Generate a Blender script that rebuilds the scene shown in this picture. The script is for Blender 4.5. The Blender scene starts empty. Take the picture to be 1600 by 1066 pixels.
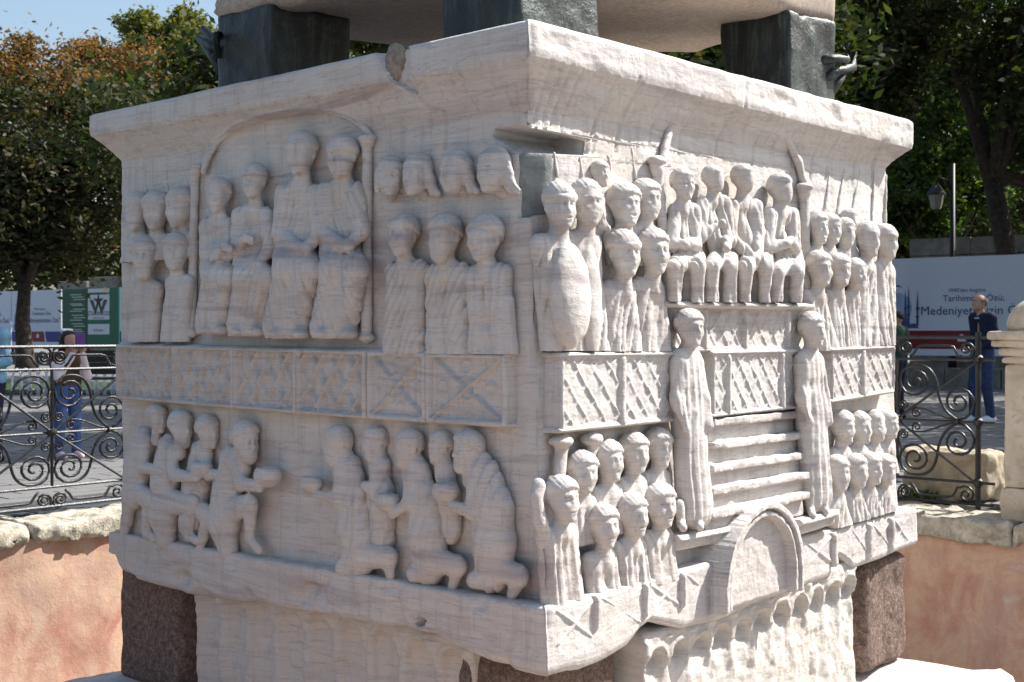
import bpy, math, random
import numpy as np
from mathutils import Vector, Matrix
# ------------------------------------------------------------------ camera, sky, sun, exposure
SC = bpy.context.scene
COL = SC.collection
FPX, CX, CY, HOR, HC = 2000.0, 800.0, 533.0, 520.0, 1.25
PITCH = -math.atan((CY - HOR) / FPX)
cam_d = bpy.data.cameras.new('camera'); cam = bpy.data.objects.new('camera', cam_d); COL.objects.link(cam)
cam_d.sensor_width = 36.0; cam_d.lens = FPX / 1600 * 36.0; cam_d.clip_start = 0.1; cam_d.clip_end = 600
cam.location = (0, 0, HC); cam.rotation_euler = (math.pi / 2 + PITCH, 0, 0)
cam_d.dof.use_dof = True; cam_d.dof.focus_distance = 5.6; cam_d.dof.aperture_fstop = 8.0
SC.camera = cam
SUN_EL, SUN_AZ = math.radians(46), math.radians(21)          # azimuth measured from +X towards +Y
sdir = Vector((math.cos(SUN_AZ) * math.cos(SUN_EL), math.sin(SUN_AZ) * math.cos(SUN_EL), math.sin(SUN_EL)))
world = bpy.data.worlds.new('World'); SC.world = world; world.use_nodes = True
wn = world.node_tree; bg = wn.nodes['Background']
sky = wn.nodes.new('ShaderNodeTexSky'); sky.sky_type = 'NISHITA'; sky.sun_disc = False
sky.sun_elevation = SUN_EL; sky.sun_rotation = math.pi / 2 - SUN_AZ; sky.air_density = 1.2; sky.dust_density = 2.5; sky.ozone_density = 1.5
wn.links.new(sky.outputs['Color'], bg.inputs['Color']); bg.inputs['Strength'].default_value = 0.095
sun_d = bpy.data.lights.new('sun', 'SUN'); sun_d.energy = 5.0; sun_d.angle = math.radians(0.5); sun_d.color = (1.0, 0.965, 0.91)
sun = bpy.data.objects.new('sun', sun_d); COL.objects.link(sun)
sun.rotation_euler = sdir.to_track_quat('Z', 'Y').to_euler()
SC.view_settings.view_transform = 'Standard'; SC.view_settings.look = 'None'
SC.view_settings.exposure = 1.0; SC.view_settings.gamma = 1.0
SC.render.engine = 'CYCLES'; SC.cycles.use_denoising = True
SC.cycles.max_bounces = 8; SC.cycles.diffuse_bounces = 4
rng = np.random.default_rng(7); random.seed(7)

# ------------------------------------------------------------------ small helpers
def ray(px, py):
    xc, yc = (px - CX) / FPX, -(py - CY) / FPX
    c, s = math.cos(PITCH), math.sin(PITCH)
    return np.array([xc, c - yc * s, s + yc * c])
def proj(P):
    P = np.asarray(P, float); x, y, z = P[..., 0], P[..., 1], P[..., 2] - HC
    c, s = math.cos(PITCH), math.sin(PITCH)
    f = y * c + z * s; up = -y * s + z * c
    return CX + FPX * x / f, CY - FPX * up / f
def ground(px, py, z=0.0):
    r = ray(px, py); t = (z - HC) / r[2]
    return np.array([0, 0, HC]) + r * t
def at_depth(px, py, D):
    r = ray(px, py); return np.array([0, 0, HC]) + r * (D / r[1])
def setp(o, label=None, cat=None, group=None, kind=None):
    for k, v in (('label', label), ('category', cat), ('group', group), ('kind', kind)):
        if v: o[k] = v
    return o
def empty(name, loc, rz=0, **kw):
    o = bpy.data.objects.new(name, None); COL.objects.link(o); o.location = loc; o.rotation_euler = (0, 0, rz)
    o.empty_display_size = 0.1
    return setp(o, **kw)
def mesh_np(name, V, Q, smooth=True):
    V = np.ascontiguousarray(V, np.float32); Q = np.ascontiguousarray(Q, np.int32)
    n = Q.shape[1]; me = bpy.data.meshes.new(name)
    me.vertices.add(len(V)); me.vertices.foreach_set('co', V.ravel())
    me.loops.add(Q.size); me.loops.foreach_set('vertex_index', Q.ravel())
    me.polygons.add(len(Q)); me.polygons.foreach_set('loop_start', np.arange(0, Q.size, n, dtype=np.int32))
    me.polygons.foreach_set('use_smooth', np.full(len(Q), smooth)); me.update(calc_edges=True)
    return me
def add(name, me, mat, parent=None, rel=True, **kw):
    """link a mesh given in world coordinates; under a parent its vertices become relative to the parent"""
    o = bpy.data.objects.new(name, me); COL.objects.link(o)
    if mat: me.materials.clear(); me.materials.append(mat)
    if parent is not None:
        o.parent = parent
        if rel:
            me.transform(Matrix.LocRotScale(parent.location, parent.rotation_euler, None).inverted())
    return setp(o, **kw)
class MB:
    """collects polygons of any size for one mesh"""
    def __init__(s): s.v = []; s.f = []
    def poly(s, V, Fs):
        b = len(s.v); s.v += [tuple(map(float, p)) for p in V]; s.f += [tuple(i + b for i in f) for f in Fs]; return s
    def box(s, c, h, M=None, jit=0, chamfer=0):
        c = np.array(c, float); h = np.array(h, float); pts = []
        for sx in (-1, 1):
            for sy in (-1, 1):
                for sz in (-1, 1):
                    p = np.array([sx, sy, sz]) * h + (rng.uniform(-jit, jit, 3) if jit else 0)
                    pts.append(p)
        pts = [np.array(M @ Vector(p)) if M is not None else p for p in pts]
        return s.poly([c + p for p in pts], [(0, 1, 3, 2), (4, 6, 7, 5), (0, 4, 5, 1), (2, 3, 7, 6), (0, 2, 6, 4), (1, 5, 7, 3)])
    def tube(s, P, R, n=8, cap=True):
        P = [np.array(p, float) for p in P]; m = len(P); R = [R] * m if np.isscalar(R) else R
        b = len(s.v); up = np.array([0.13, 0.21, 1.0])
        for i, p in enumerate(P):
            t = P[min(i + 1, m - 1)] - P[max(i - 1, 0)]; t = t / (np.linalg.norm(t) + 1e-9)
            a = np.cross(up, t)
            if np.linalg.norm(a) < 0.15: a = np.cross(np.array([1.0, 0.1, 0]), t)
            a /= np.linalg.norm(a); c = np.cross(t, a)
            for k in range(n):
                w = 2 * math.pi * k / n; s.v.append(tuple(p + R[i] * (a * math.cos(w) + c * math.sin(w))))
        for i in range(m - 1):
            for k in range(n):
                k2 = (k + 1) % n; s.f.append((b + i * n + k, b + i * n + k2, b + (i + 1) * n + k2, b + (i + 1) * n + k))
        if cap: s.f.append(tuple(b + k for k in range(n))[::-1]); s.f.append(tuple(b + (m - 1) * n + k for k in range(n)))
        return s
    def lathe(s, c, prof, n=24):
        b = len(s.v); c = np.array(c, float)
        for r, z in prof:
            for k in range(n): w = 2 * math.pi * k / n; s.v.append(tuple(c + np.array([r * math.cos(w), r * math.sin(w), z])))
        for i in range(len(prof) - 1):
            for k in range(n): k2 = (k + 1) % n; s.f.append((b + i * n + k, b + i * n + k2, b + (i + 1) * n + k2, b + (i + 1) * n + k))
        s.f.append(tuple(b + k for k in range(n))[::-1]); s.f.append(tuple(b + (len(prof) - 1) * n + k for k in range(n)))
        return s
    def mesh(s, name, smooth=False, bevel=0):
        me = bpy.data.meshes.new(name); me.from_pydata(s.v, [], s.f); me.update()
        if bevel:
            import bmesh
            bm = bmesh.new(); bm.from_mesh(me)
            bmesh.ops.bevel(bm, geom=list(bm.edges), offset=bevel, segments=2, profile=0.7, affect='EDGES', clamp_overlap=True)
            bm.to_mesh(me); bm.free()
        if smooth: me.polygons.foreach_set('use_smooth', np.ones(len(me.polygons), bool))
        return me
    def build(s, name, mat, parent=None, smooth=False, bevel=0, **kw):
        return add(name, s.mesh(name, smooth, bevel), mat, parent, **kw)
def _h(i, j, k):
    n = (i * 73856093) ^ (j * 19349663) ^ (k * 83492791); n = (n ^ (n >> 13)) * 1274126177; n = n ^ (n >> 16)
    return (n & 0xffff) / 65535.0 * 2 - 1
def vnoise(x, y, z):
    x, y, z = np.broadcast_arrays(np.asarray(x, float), np.asarray(y, float), np.asarray(z, float))
    i, j, k = (np.floor(a).astype(np.int64) for a in (x, y, z)); fx, fy, fz = x - i, y - j, z - k
    fx, fy, fz = (a * a * (3 - 2 * a) for a in (fx, fy, fz)); r = 0
    for a in (0, 1):
        for b in (0, 1):
            for c in (0, 1):
                r = r + _h(i + a, j + b, k + c) * (fx if a else 1 - fx) * (fy if b else 1 - fy) * (fz if c else 1 - fz)
    return r
def fbm(x, y, z, o=3):
    r, a = 0, 1.0
    for q in range(o): r = r + a * vnoise(x * 2 ** q + 7.3 * q, y * 2 ** q, z * 2 ** q); a *= 0.5
    return r
def sstep(a, b, x): t = np.clip((x - a) / (b - a), 0, 1); return t * t * (3 - 2 * t)

# ------------------------------------------------------------------ materials
def newmat(name):
    m = bpy.data.materials.new(name); m.use_nodes = True; nt = m.node_tree
    return m, nt, nt.nodes['Principled BSDF']
def nd(nt, t, **kw):
    n = nt.nodes.new(t)
    for k, v in kw.items():
        if k in n.inputs: n.inputs[k].default_value = v
        else: setattr(n, k, v)
    return n
def ramp(nt, fac, stops):
    r = nt.nodes.new('ShaderNodeValToRGB'); e = r.color_ramp.elements
    while len(e) < len(stops): e.new(0.5)
    for el, (p, c) in zip(e, stops): el.position = p; el.color = (*c, 1) if len(c) == 3 else c
    nt.links.new(fac, r.inputs['Fac']); return r.outputs['Color']
def mixc(nt, fac, a, b, mode='MIX'):
    m = nt.nodes.new('ShaderNodeMix'); m.data_type = 'RGBA'; m.blend_type = mode
    for sock, v in ((m.inputs[0], fac), (m.inputs[6], a), (m.inputs[7], b)):
        if hasattr(v, 'is_linked') or hasattr(v, 'links'): nt.links.new(v, sock)
        elif isinstance(v, (int, float)): sock.default_value = v
        else: sock.default_value = (*v, 1)
    return m.outputs[2]
def coords(nt, scale=(1, 1, 1), kind='Object'):
    tc = nt.nodes.new('ShaderNodeTexCoord'); mp = nt.nodes.new('ShaderNodeMapping')
    mp.inputs['Scale'].default_value = scale; nt.links.new(tc.outputs[kind], mp.inputs['Vector']); return mp.outputs['Vector']
def noise(nt, vec, scale, detail=4, rough=0.55, dist=0):
    n = nt.nodes.new('ShaderNodeTexNoise'); n.inputs['Scale'].default_value = scale; n.inputs['Detail'].default_value = detail
    n.inputs['Roughness'].default_value = rough; n.inputs['Distortion'].default_value = dist
    nt.links.new(vec, n.inputs['Vector']); return n.outputs['Fac']
def bump(nt, bs, h, strength, dist):
    b = nt.nodes.new('ShaderNodeBump'); b.inputs['Strength'].default_value = strength; b.inputs['Distance'].default_value = dist
    nt.links.new(h, b.inputs['Height']); nt.links.new(b.outputs['Normal'], bs.inputs['Normal']); return b
def mathn(nt, op, a, b=0.5):
    m = nt.nodes.new('ShaderNodeMath'); m.operation = op
    for i, v in enumerate((a, b)):
        if isinstance(v, (int, float)): m.inputs[i].default_value = v
        else: nt.links.new(v, m.inputs[i])
    return m.outputs[0]

def marble_mat(name, base, vein, pale, stain_amt=0.5, bmp=0.5):
    m, nt, bs = newmat(name)
    v = coords(nt); flat = coords(nt, (0.5, 0.5, 5.0)); tall = coords(nt, (7.0, 7.0, 0.55))
    n1 = noise(nt, flat, 1.5, 7, 0.6, 1.2)                          # bedding veins, nearly level
    c = ramp(nt, n1, [(0.30, vein), (0.46, base), (0.58, base), (0.74, pale)])
    nv = noise(nt, coords(nt, (0.6, 0.6, 9.0)), 3.0, 5, 0.6, 0.5)
    thin = ramp(nt, nv, [(0.485, (0, 0, 0)), (0.50, (1, 1, 1)), (0.515, (0, 0, 0))])
    c = mixc(nt, mathn(nt, 'MULTIPLY', thin, 0.5), c, (0.30, 0.235, 0.235))
    nv2 = noise(nt, coords(nt, (0.9, 0.9, 16.0)), 2.4, 6, 0.65, 0.7)
    c = mixc(nt, mathn(nt, 'MULTIPLY', ramp(nt, nv2, [(0.36, (1, 1, 1)), (0.47, (0, 0, 0))]), 0.24), c, (0.36, 0.33, 0.35))
    c = mixc(nt, mathn(nt, 'MULTIPLY', ramp(nt, nv2, [(0.60, (0, 0, 0)), (0.66, (1, 1, 1))]), 0.15), c, (0.72, 0.68, 0.63))
    st = noise(nt, tall, 3.0, 6, 0.7)                                # rain streaks
    c = mixc(nt, mathn(nt, 'MULTIPLY', ramp(nt, st, [(0.52, (0, 0, 0)), (0.75, (1, 1, 1))]), stain_amt), c, (0.27, 0.235, 0.21))
    st2 = noise(nt, coords(nt, (30.0, 30.0, 0.9)), 3.0, 4, 0.7)
    c = mixc(nt, mathn(nt, 'MULTIPLY', ramp(nt, st2, [(0.60, (0, 0, 0)), (0.70, (1, 1, 1))]), stain_amt * 0.7), c, (0.22, 0.19, 0.18))
    blot = noise(nt, v, 2.3, 6, 0.65, 0.4)                           # brown weathering patches
    c = mixc(nt, mathn(nt, 'MULTIPLY', ramp(nt, blot, [(0.50, (0, 0, 0)), (0.70, (1, 1, 1))]), 0.35), c, (0.42, 0.335, 0.27))
    sp = noise(nt, v, 60, 3, 0.6)
    c = mixc(nt, mathn(nt, 'MULTIPLY', ramp(nt, sp, [(0.62, (0, 0, 0)), (0.74, (1, 1, 1))]), 0.35), c, (0.30, 0.26, 0.23))
    nt.links.new(c, bs.inputs['Base Color']); bs.inputs['Roughness'].default_value = 0.72
    bs.inputs['Specular IOR Level'].default_value = 0.3
    hgt = mathn(nt, 'ADD', mathn(nt, 'MULTIPLY', noise(nt, v, 35, 8, 0.7), 1.0), mathn(nt, 'MULTIPLY', noise(nt, coords(nt, (1, 1, 3)), 16, 6, 0.65), 0.6))
    bump(nt, bs, hgt, bmp, 0.012)
    return m
M = {}
M['marble'] = marble_mat('carved_marble', (0.565, 0.533, 0.50), (0.37, 0.33, 0.328), (0.65, 0.63, 0.60))
M['marble_low'] = marble_mat('weathered_marble', (0.575, 0.54, 0.49), (0.46, 0.42, 0.385), (0.63, 0.60, 0.56), 0.25, 0.7)
def rough_mat(name, stops, scale, bmp, dist, rough=0.9, spec=0.2, detail=8, extra=None):
    m, nt, bs = newmat(name); v = coords(nt)
    c = ramp(nt, noise(nt, v, scale, detail, 0.65, 0.3), stops)
    if extra:
        sc, lo, hi, amt, colr = extra
        c = mixc(nt, mathn(nt, 'MULTIPLY', ramp(nt, noise(nt, v, sc, 6, 0.65, 0.5), [(lo, (0, 0, 0)), (hi, (1, 1, 1))]), amt), c, colr)
    nt.links.new(c, bs.inputs['Base Color']); bs.inputs['Roughness'].default_value = rough; bs.inputs['Specular IOR Level'].default_value = spec
    if bmp: bump(nt, bs, mathn(nt, 'ADD', noise(nt, v, scale * 2, 8, 0.7), mathn(nt, 'MULTIPLY', noise(nt, v, scale * 9, 4, 0.6), 0.5)), bmp, dist)
    return m
M['granite'] = rough_mat('red_granite', [(0.3, (0.15, 0.10, 0.08)), (0.5, (0.30, 0.21, 0.17)), (0.7, (0.46, 0.36, 0.30))], 34, 1.0, 0.025, extra=(90, .5, .62, .6, (0.05, 0.035, 0.03)))
M['pink_granite'] = rough_mat('obelisk_granite', [(0.35, (0.31, 0.25, 0.205)), (0.6, (0.45, 0.375, 0.315))], 40, 0.5, 0.006, extra=(130, .55, .65, .5, (0.22, 0.17, 0.15)))
M['mortar'] = rough_mat('mortar', [(0.3, (0.20, 0.165, 0.13)), (0.6, (0.42, 0.36, 0.30))], 40, 1.0, 0.01)
M['coping'] = rough_mat('coping_stone', [(0.30, (0.20, 0.18, 0.14)), (0.5, (0.46, 0.42, 0.34)), (0.7, (0.60, 0.56, 0.47))], 7, 0.9, 0.02, extra=(16, .5, .66, .6, (0.17, 0.155, 0.12)))
M['pillar'] = rough_mat('pillar_stone', [(0.30, (0.33, 0.285, 0.225)), (0.55, (0.50, 0.44, 0.355)), (0.75, (0.58, 0.53, 0.45))], 5, 0.5, 0.008, extra=(19, .54, .68, .6, (0.26, 0.22, 0.18)))
M['block'] = rough_mat('block_stone', [(0.30, (0.28, 0.235, 0.17)), (0.6, (0.46, 0.39, 0.29))], 12, 0.7, 0.01)
def plaster_mat():
    m, nt, bs = newmat('pink_plaster'); v = coords(nt); tall = coords(nt, (2.2, 2.2, 0.7))
    c = ramp(nt, noise(nt, v, 2.0, 9, 0.7, 0.8), [(0.34, (0.42, 0.21, 0.155)), (0.44, (0.50, 0.305, 0.23)), (0.52, (0.56, 0.39, 0.285)), (0.60, (0.49, 0.32, 0.255)), (0.70, (0.55, 0.46, 0.40))])
    c = mixc(nt, mathn(nt, 'MULTIPLY', ramp(nt, noise(nt, tall, 2.6, 6, 0.65), [(0.52, (0, 0, 0)), (0.70, (1, 1, 1))]), 0.6), c, (0.40, 0.19, 0.14))
    c = mixc(nt, mathn(nt, 'MULTIPLY', ramp(nt, noise(nt, v, 4.5, 8, 0.7), [(0.54, (0, 0, 0)), (0.72, (1, 1, 1))]), 0.5), c, (0.42, 0.35, 0.31))
    c = mixc(nt, mathn(nt, 'MULTIPLY', ramp(nt, noise(nt, v, 45, 4, 0.6), [(0.60, (0, 0, 0)), (0.72, (1, 1, 1))]), 0.3), c, (0.25, 0.18, 0.15))
    nt.links.new(c, bs.inputs['Base Color']); bs.inputs['Roughness'].default_value = 0.93; bs.inputs['Specular IOR Level'].default_value = 0.15
    bump(nt, bs, mathn(nt, 'ADD', noise(nt, v, 9, 8, 0.65), mathn(nt, 'MULTIPLY', noise(nt, v, 60, 4, 0.6), 0.35)), 0.5, 0.012); return m
M['plaster'] = plaster_mat()
def bronze_mat():
    m, nt, bs = newmat('dark_bronze'); v = coords(nt); tall = coords(nt, (3, 3, 0.7))
    c = ramp(nt, noise(nt, tall, 3.5, 7, 0.65, 0.4), [(0.32, (0.014, 0.016, 0.016)), (0.52, (0.027, 0.031, 0.031)), (0.68, (0.05, 0.064, 0.058)), (0.84, (0.11, 0.15, 0.135))])
    c = mixc(nt, mathn(nt, 'MULTIPLY', ramp(nt, noise(nt, coords(nt, (9, 9, 0.8)), 3, 6, .7), [(0.52, (0, 0, 0)), (0.66, (1, 1, 1))]), .45), c, (0.10, 0.14, 0.115))
    nt.links.new(c, bs.inputs['Base Color']); bs.inputs['Metallic'].default_value = 0.35; bs.inputs['Roughness'].default_value = 0.46
    bump(nt, bs, mathn(nt, 'ADD', noise(nt, v, 10, 6, 0.6), mathn(nt, 'MULTIPLY', noise(nt, v, 45, 6, 0.65), 0.5)), 0.8, 0.014); return m
M['bronze'] = bronze_mat()
def plain(name, col, rough=0.7, spec=0.3, metal=0.0, var=0.15, scale=12, bmp=0.0):
    m, nt, bs = newmat(name); v = coords(nt)
    c = ramp(nt, noise(nt, v, scale, 5), [(0.3, tuple(x * (1 - var) for x in col)), (0.7, tuple(min(1, x * (1 + var)) for x in col))])
    nt.links.new(c, bs.inputs['Base Color']); bs.inputs['Roughness'].default_value = rough; bs.inputs['Specular IOR Level'].default_value = spec; bs.inputs['Metallic'].default_value = metal
    if bmp: bump(nt, bs, noise(nt, v, scale * 3, 5), bmp, 0.01)
    return m
M['iron'] = plain('wrought_iron', (0.022, 0.022, 0.025), 0.38, 0.5, 0.3, 0.4, 30, 0.3)
M['skin'] = plain('skin', (0.45, 0.26, 0.18), 0.6); M['hair'] = plain('dark_hair', (0.018, 0.013, 0.011), 0.5, var=0.4, scale=60, bmp=0.6)
M['grey_hair'] = plain('grey_stubble', (0.16, 0.13, 0.115), 0.7)
M['denim'] = plain('blue_denim', (0.055, 0.10, 0.26), 0.85, var=0.35, scale=20, bmp=0.3); M['dark_denim'] = plain('dark_denim', (0.03, 0.05, 0.115), 0.85, var=0.35, scale=20, bmp=0.3); M['navy'] = plain('navy_cloth', (0.014, 0.018, 0.045), 0.85, bmp=0.3)
M['pinkwhite'] = plain('pale_pink_knit', (0.78, 0.68, 0.70), 0.9, var=0.1, bmp=0.3); M['brownvest'] = plain('brown_fleece', (0.10, 0.065, 0.045), 0.95, var=0.3, scale=50, bmp=0.8)
M['white'] = plain('white_paint', (0.74, 0.76, 0.80), 0.6, var=0.05); M['shoe'] = plain('shoe', (0.62, 0.45, 0.52), 0.6)
M['purple'] = plain('purple_case', (0.10, 0.03, 0.22), 0.4); M['bluejacket'] = plain('light_denim', (0.17, 0.33, 0.46), 0.9, var=0.3, bmp=0.3)
M['darkgreen'] = plain('dark_green_cloth', (0.03, 0.07, 0.05), 0.9); M['collar'] = plain('striped_collar', (0.4, 0.4, 0.45), 0.8)
M['board'] = plain('hoarding_white', (0.62, 0.67, 0.78), 0.45, var=0.03); M['green'] = plain('hoarding_green', (0.010, 0.13, 0.075), 0.45, var=0.1, scale=1)
M['dkgreen'] = plain('hoarding_dark_green', (0.012, 0.075, 0.055), 0.45, var=0.1, scale=1)
M['red'] = plain('print_red', (0.20, 0.015, 0.03), 0.45, var=0.05); M['blue'] = plain('print_blue', (0.03, 0.035, 0.24), 0.45, var=0.05)
M['ink'] = plain('print_ink', (0.06, 0.08, 0.20), 0.5, var=0.05); M['palegreen'] = plain('print_pale', (0.42, 0.60, 0.52), 0.5, var=0.05); M['smoke'] = plain('print_smoke', (0.30, 0.38, 0.58), 0.5, var=0.3, scale=3)
M['black'] = plain('print_black', (0.015, 0.015, 0.018), 0.5); M['bark'] = rough_mat('bark', [(0.3, (0.020, 0.016, 0.013)), (0.7, (0.085, 0.068, 0.055))], 9, 1.0, 0.03)
M['gwall'] = rough_mat('garden_wall_stone', [(0.3, (0.12, 0.115, 0.105)), (0.7, (0.27, 0.26, 0.23))], 3, 0.6, 0.02)
M['lampglass'] = plain('lamp_glass', (0.20, 0.20, 0.18), 0.25, 0.5, var=0.1)
M['bench'] = plain('dark_bench_wood', (0.03, 0.024, 0.022), 0.6, bmp=0.4)
def paving_mat():
    m, nt, bs = newmat('grey_paving'); v = coords(nt)
    c = ramp(nt, noise(nt, v, 0.7, 6, 0.6), [(0.3, (0.115, 0.113, 0.112)), (0.7, (0.19, 0.186, 0.18))])
    c = mixc(nt, mathn(nt, 'MULTIPLY', ramp(nt, noise(nt, v, 30, 4), [(0.5, (0, 0, 0)), (0.75, (1, 1, 1))]), 0.4), c, (0.08, 0.08, 0.08))
    nt.links.new(c, bs.inputs['Base Color']); bs.inputs['Roughness'].default_value = 0.8; bump(nt, bs, noise(nt, v, 40, 6), 0.4, 0.006); return m
M['paving'] = paving_mat()
M['joint'] = rough_mat('paving_joint', [(0.3, (0.035, 0.034, 0.032)), (0.7, (0.085, 0.08, 0.075))], 8, 0.4, 0.01)
M['pitfloor'] = rough_mat('pit_floor', [(0.3, (0.30, 0.26, 0.21)), (0.7, (0.48, 0.42, 0.35))], 4, 0.6, 0.02)
M['dark_shade'] = rough_mat('shade_strip_stone', [(0.3, (0.045, 0.05, 0.058)), (0.7, (0.085, 0.09, 0.10))], 6, 0.4, 0.008)  # shade put into the colour: dark, bluish tone for the strip by the fence
M['lawn'] = rough_mat('lawn', [(0.3, (0.018, 0.035, 0.010)), (0.7, (0.06, 0.10, 0.025))], 10, 1.0, 0.05)
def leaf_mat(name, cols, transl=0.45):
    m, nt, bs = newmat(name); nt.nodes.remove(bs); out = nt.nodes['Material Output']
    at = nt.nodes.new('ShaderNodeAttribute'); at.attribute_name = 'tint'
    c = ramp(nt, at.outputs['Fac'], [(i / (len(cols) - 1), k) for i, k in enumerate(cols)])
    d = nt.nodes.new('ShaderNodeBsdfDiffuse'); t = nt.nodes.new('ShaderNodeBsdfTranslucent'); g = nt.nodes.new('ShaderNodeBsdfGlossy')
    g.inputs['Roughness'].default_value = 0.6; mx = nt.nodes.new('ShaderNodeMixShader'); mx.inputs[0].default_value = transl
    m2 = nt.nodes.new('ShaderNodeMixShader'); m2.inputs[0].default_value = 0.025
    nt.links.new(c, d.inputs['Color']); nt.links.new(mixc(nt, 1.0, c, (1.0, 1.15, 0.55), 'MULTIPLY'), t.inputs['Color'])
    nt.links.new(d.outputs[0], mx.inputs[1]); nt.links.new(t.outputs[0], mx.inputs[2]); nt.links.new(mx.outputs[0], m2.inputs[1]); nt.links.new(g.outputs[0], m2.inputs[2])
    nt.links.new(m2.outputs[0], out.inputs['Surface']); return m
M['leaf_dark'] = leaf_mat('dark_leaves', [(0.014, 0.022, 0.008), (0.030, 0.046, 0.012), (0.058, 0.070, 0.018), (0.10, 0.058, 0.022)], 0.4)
M['leaf_olive'] = leaf_mat('olive_brown_leaves', [(0.012, 0.016, 0.006), (0.028, 0.036, 0.011), (0.058, 0.052, 0.018), (0.10, 0.052, 0.024)], 0.4)
M['leaf_brown'] = leaf_mat('autumn_leaves', [(0.06, 0.055, 0.018), (0.15, 0.08, 0.03), (0.25, 0.115, 0.045), (0.32, 0.18, 0.055)], 0.45)
M['leaf_yellow'] = leaf_mat('yellow_green_leaves', [(0.05, 0.08, 0.018), (0.10, 0.12, 0.025), (0.18, 0.16, 0.035), (0.24, 0.17, 0.04)], 0.45)
M['leaf_bright'] = leaf_mat('fresh_leaves', [(0.012, 0.026, 0.006), (0.03, 0.06, 0.009), (0.075, 0.12, 0.015), (0.15, 0.19, 0.03)], 0.6)

# ------------------------------------------------------------------ the block's two visible faces
BU, BV = np.array([0.656, 0.7546, 0.0]), np.array([-0.7546, 0.656, 0.0])      # along the right face / along the left face, from the near corner
BC = np.array([(850 - CX) / FPX * 4.77, 4.77, 0.0])
class Face:
    """x runs to the picture's right along the face, d outwards, z up; bat = how far the face leans out per metre of height"""
    def __init__(s, xd, nrm, bat): s.xd, s.n, s.bat, s.o = xd, nrm, bat, BC
    def world(s, x, d, z):
        x, d, z = (np.asarray(a, float)[..., None] for a in (x, d, z))
        return s.o + s.xd * x + s.n * (d + s.bat * z) + np.array([0, 0, 1.0]) * z
    def pt(s, px, py, d=0.0):
        r = ray(px, py); c = np.array([0, 0, HC])
        A = s.n @ r - s.bat * r[2]; B = s.n @ (s.o - c) + d + s.bat * HC
        P = c + r * (B / A); return float((P - s.o) @ s.xd), float(P[2])
    def mpp(s, px, py, d=0.05):
        x, z = s.pt(px, py, d); P = s.world(x, d, z); return float(P[1]) / FPX          # metres for one pixel of height
LF = Face(-BV, np.array([-0.656, -0.7546, 0.0]), 0.0)
RF = Face(BU, np.array([0.7546, -0.656, 0.0]), -0.038)
LEN_L = -LF.pt(191, 540)[0]; LEN_R = RF.pt(1393, 540)[0]

# ------------------------------------------------------------------ a small signed-distance modeller (surface nets)
def surf_net(F, o, h):
    S = F < 0; nx, ny, nz = F.shape
    cnt = np.zeros((nx - 1, ny - 1, nz - 1), np.int8)
    for a in (0, 1):
        for b in (0, 1):
            for c in (0, 1): cnt += S[a:nx - 1 + a, b:ny - 1 + b, c:nz - 1 + c]
    act = (cnt > 0) & (cnt < 8); I = np.argwhere(act)
    if len(I) == 0: return np.zeros((0, 3)), np.zeros((0, 4), int)
    idx = np.full(act.shape, -1, np.int64); idx[act] = np.arange(len(I))
    acc = np.zeros((len(I), 3)); num = np.zeros(len(I))
    cr = [(a, b, c) for a in (0, 1) for b in (0, 1) for c in (0, 1)]
    for p in cr:
        for ax in range(3):
            if p[ax]: continue
            q = list(p); q[ax] = 1
            f0 = F[I[:, 0] + p[0], I[:, 1] + p[1], I[:, 2] + p[2]]; f1 = F[I[:, 0] + q[0], I[:, 1] + q[1], I[:, 2] + q[2]]
            w = (f0 < 0) != (f1 < 0); t = np.where(w, f0 / np.where(w, f0 - f1, 1), 0)
            P = np.array(p, float)[None, :] + np.zeros((len(I), 3)); P[:, ax] += t
            acc += P * w[:, None]; num += w
    V = np.array(o) + (I + acc / num[:, None]) * h
    Q = []
    for ax in range(3):
        b, c = (ax + 1) % 3, (ax + 2) % 3
        sl0 = [slice(None)] * 3; sl1 = [slice(None)] * 3; sl0[ax] = slice(0, -1); sl1[ax] = slice(1, None)
        for k in (b, c): sl0[k] = slice(1, -1); sl1[k] = slice(1, -1)
        A, B = S[tuple(sl0)], S[tuple(sl1)]
        for flip, msk in ((0, A & ~B), (1, ~A & B)):
            E = np.argwhere(msk)
            if not len(E): continue
            E = E.copy(); E[:, b] += 1; E[:, c] += 1
            def cell(db, dc):
                G = E.copy(); G[:, b] += db; G[:, c] += dc; return idx[G[:, 0], G[:, 1], G[:, 2]]
            q = np.stack([cell(-1, -1), cell(0, -1), cell(0, 0), cell(-1, 0)], 1)
            Q.append(q[:, ::-1] if flip else q)
    Q = np.concatenate(Q) if Q else np.zeros((0, 4), int)
    return V, Q
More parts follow.
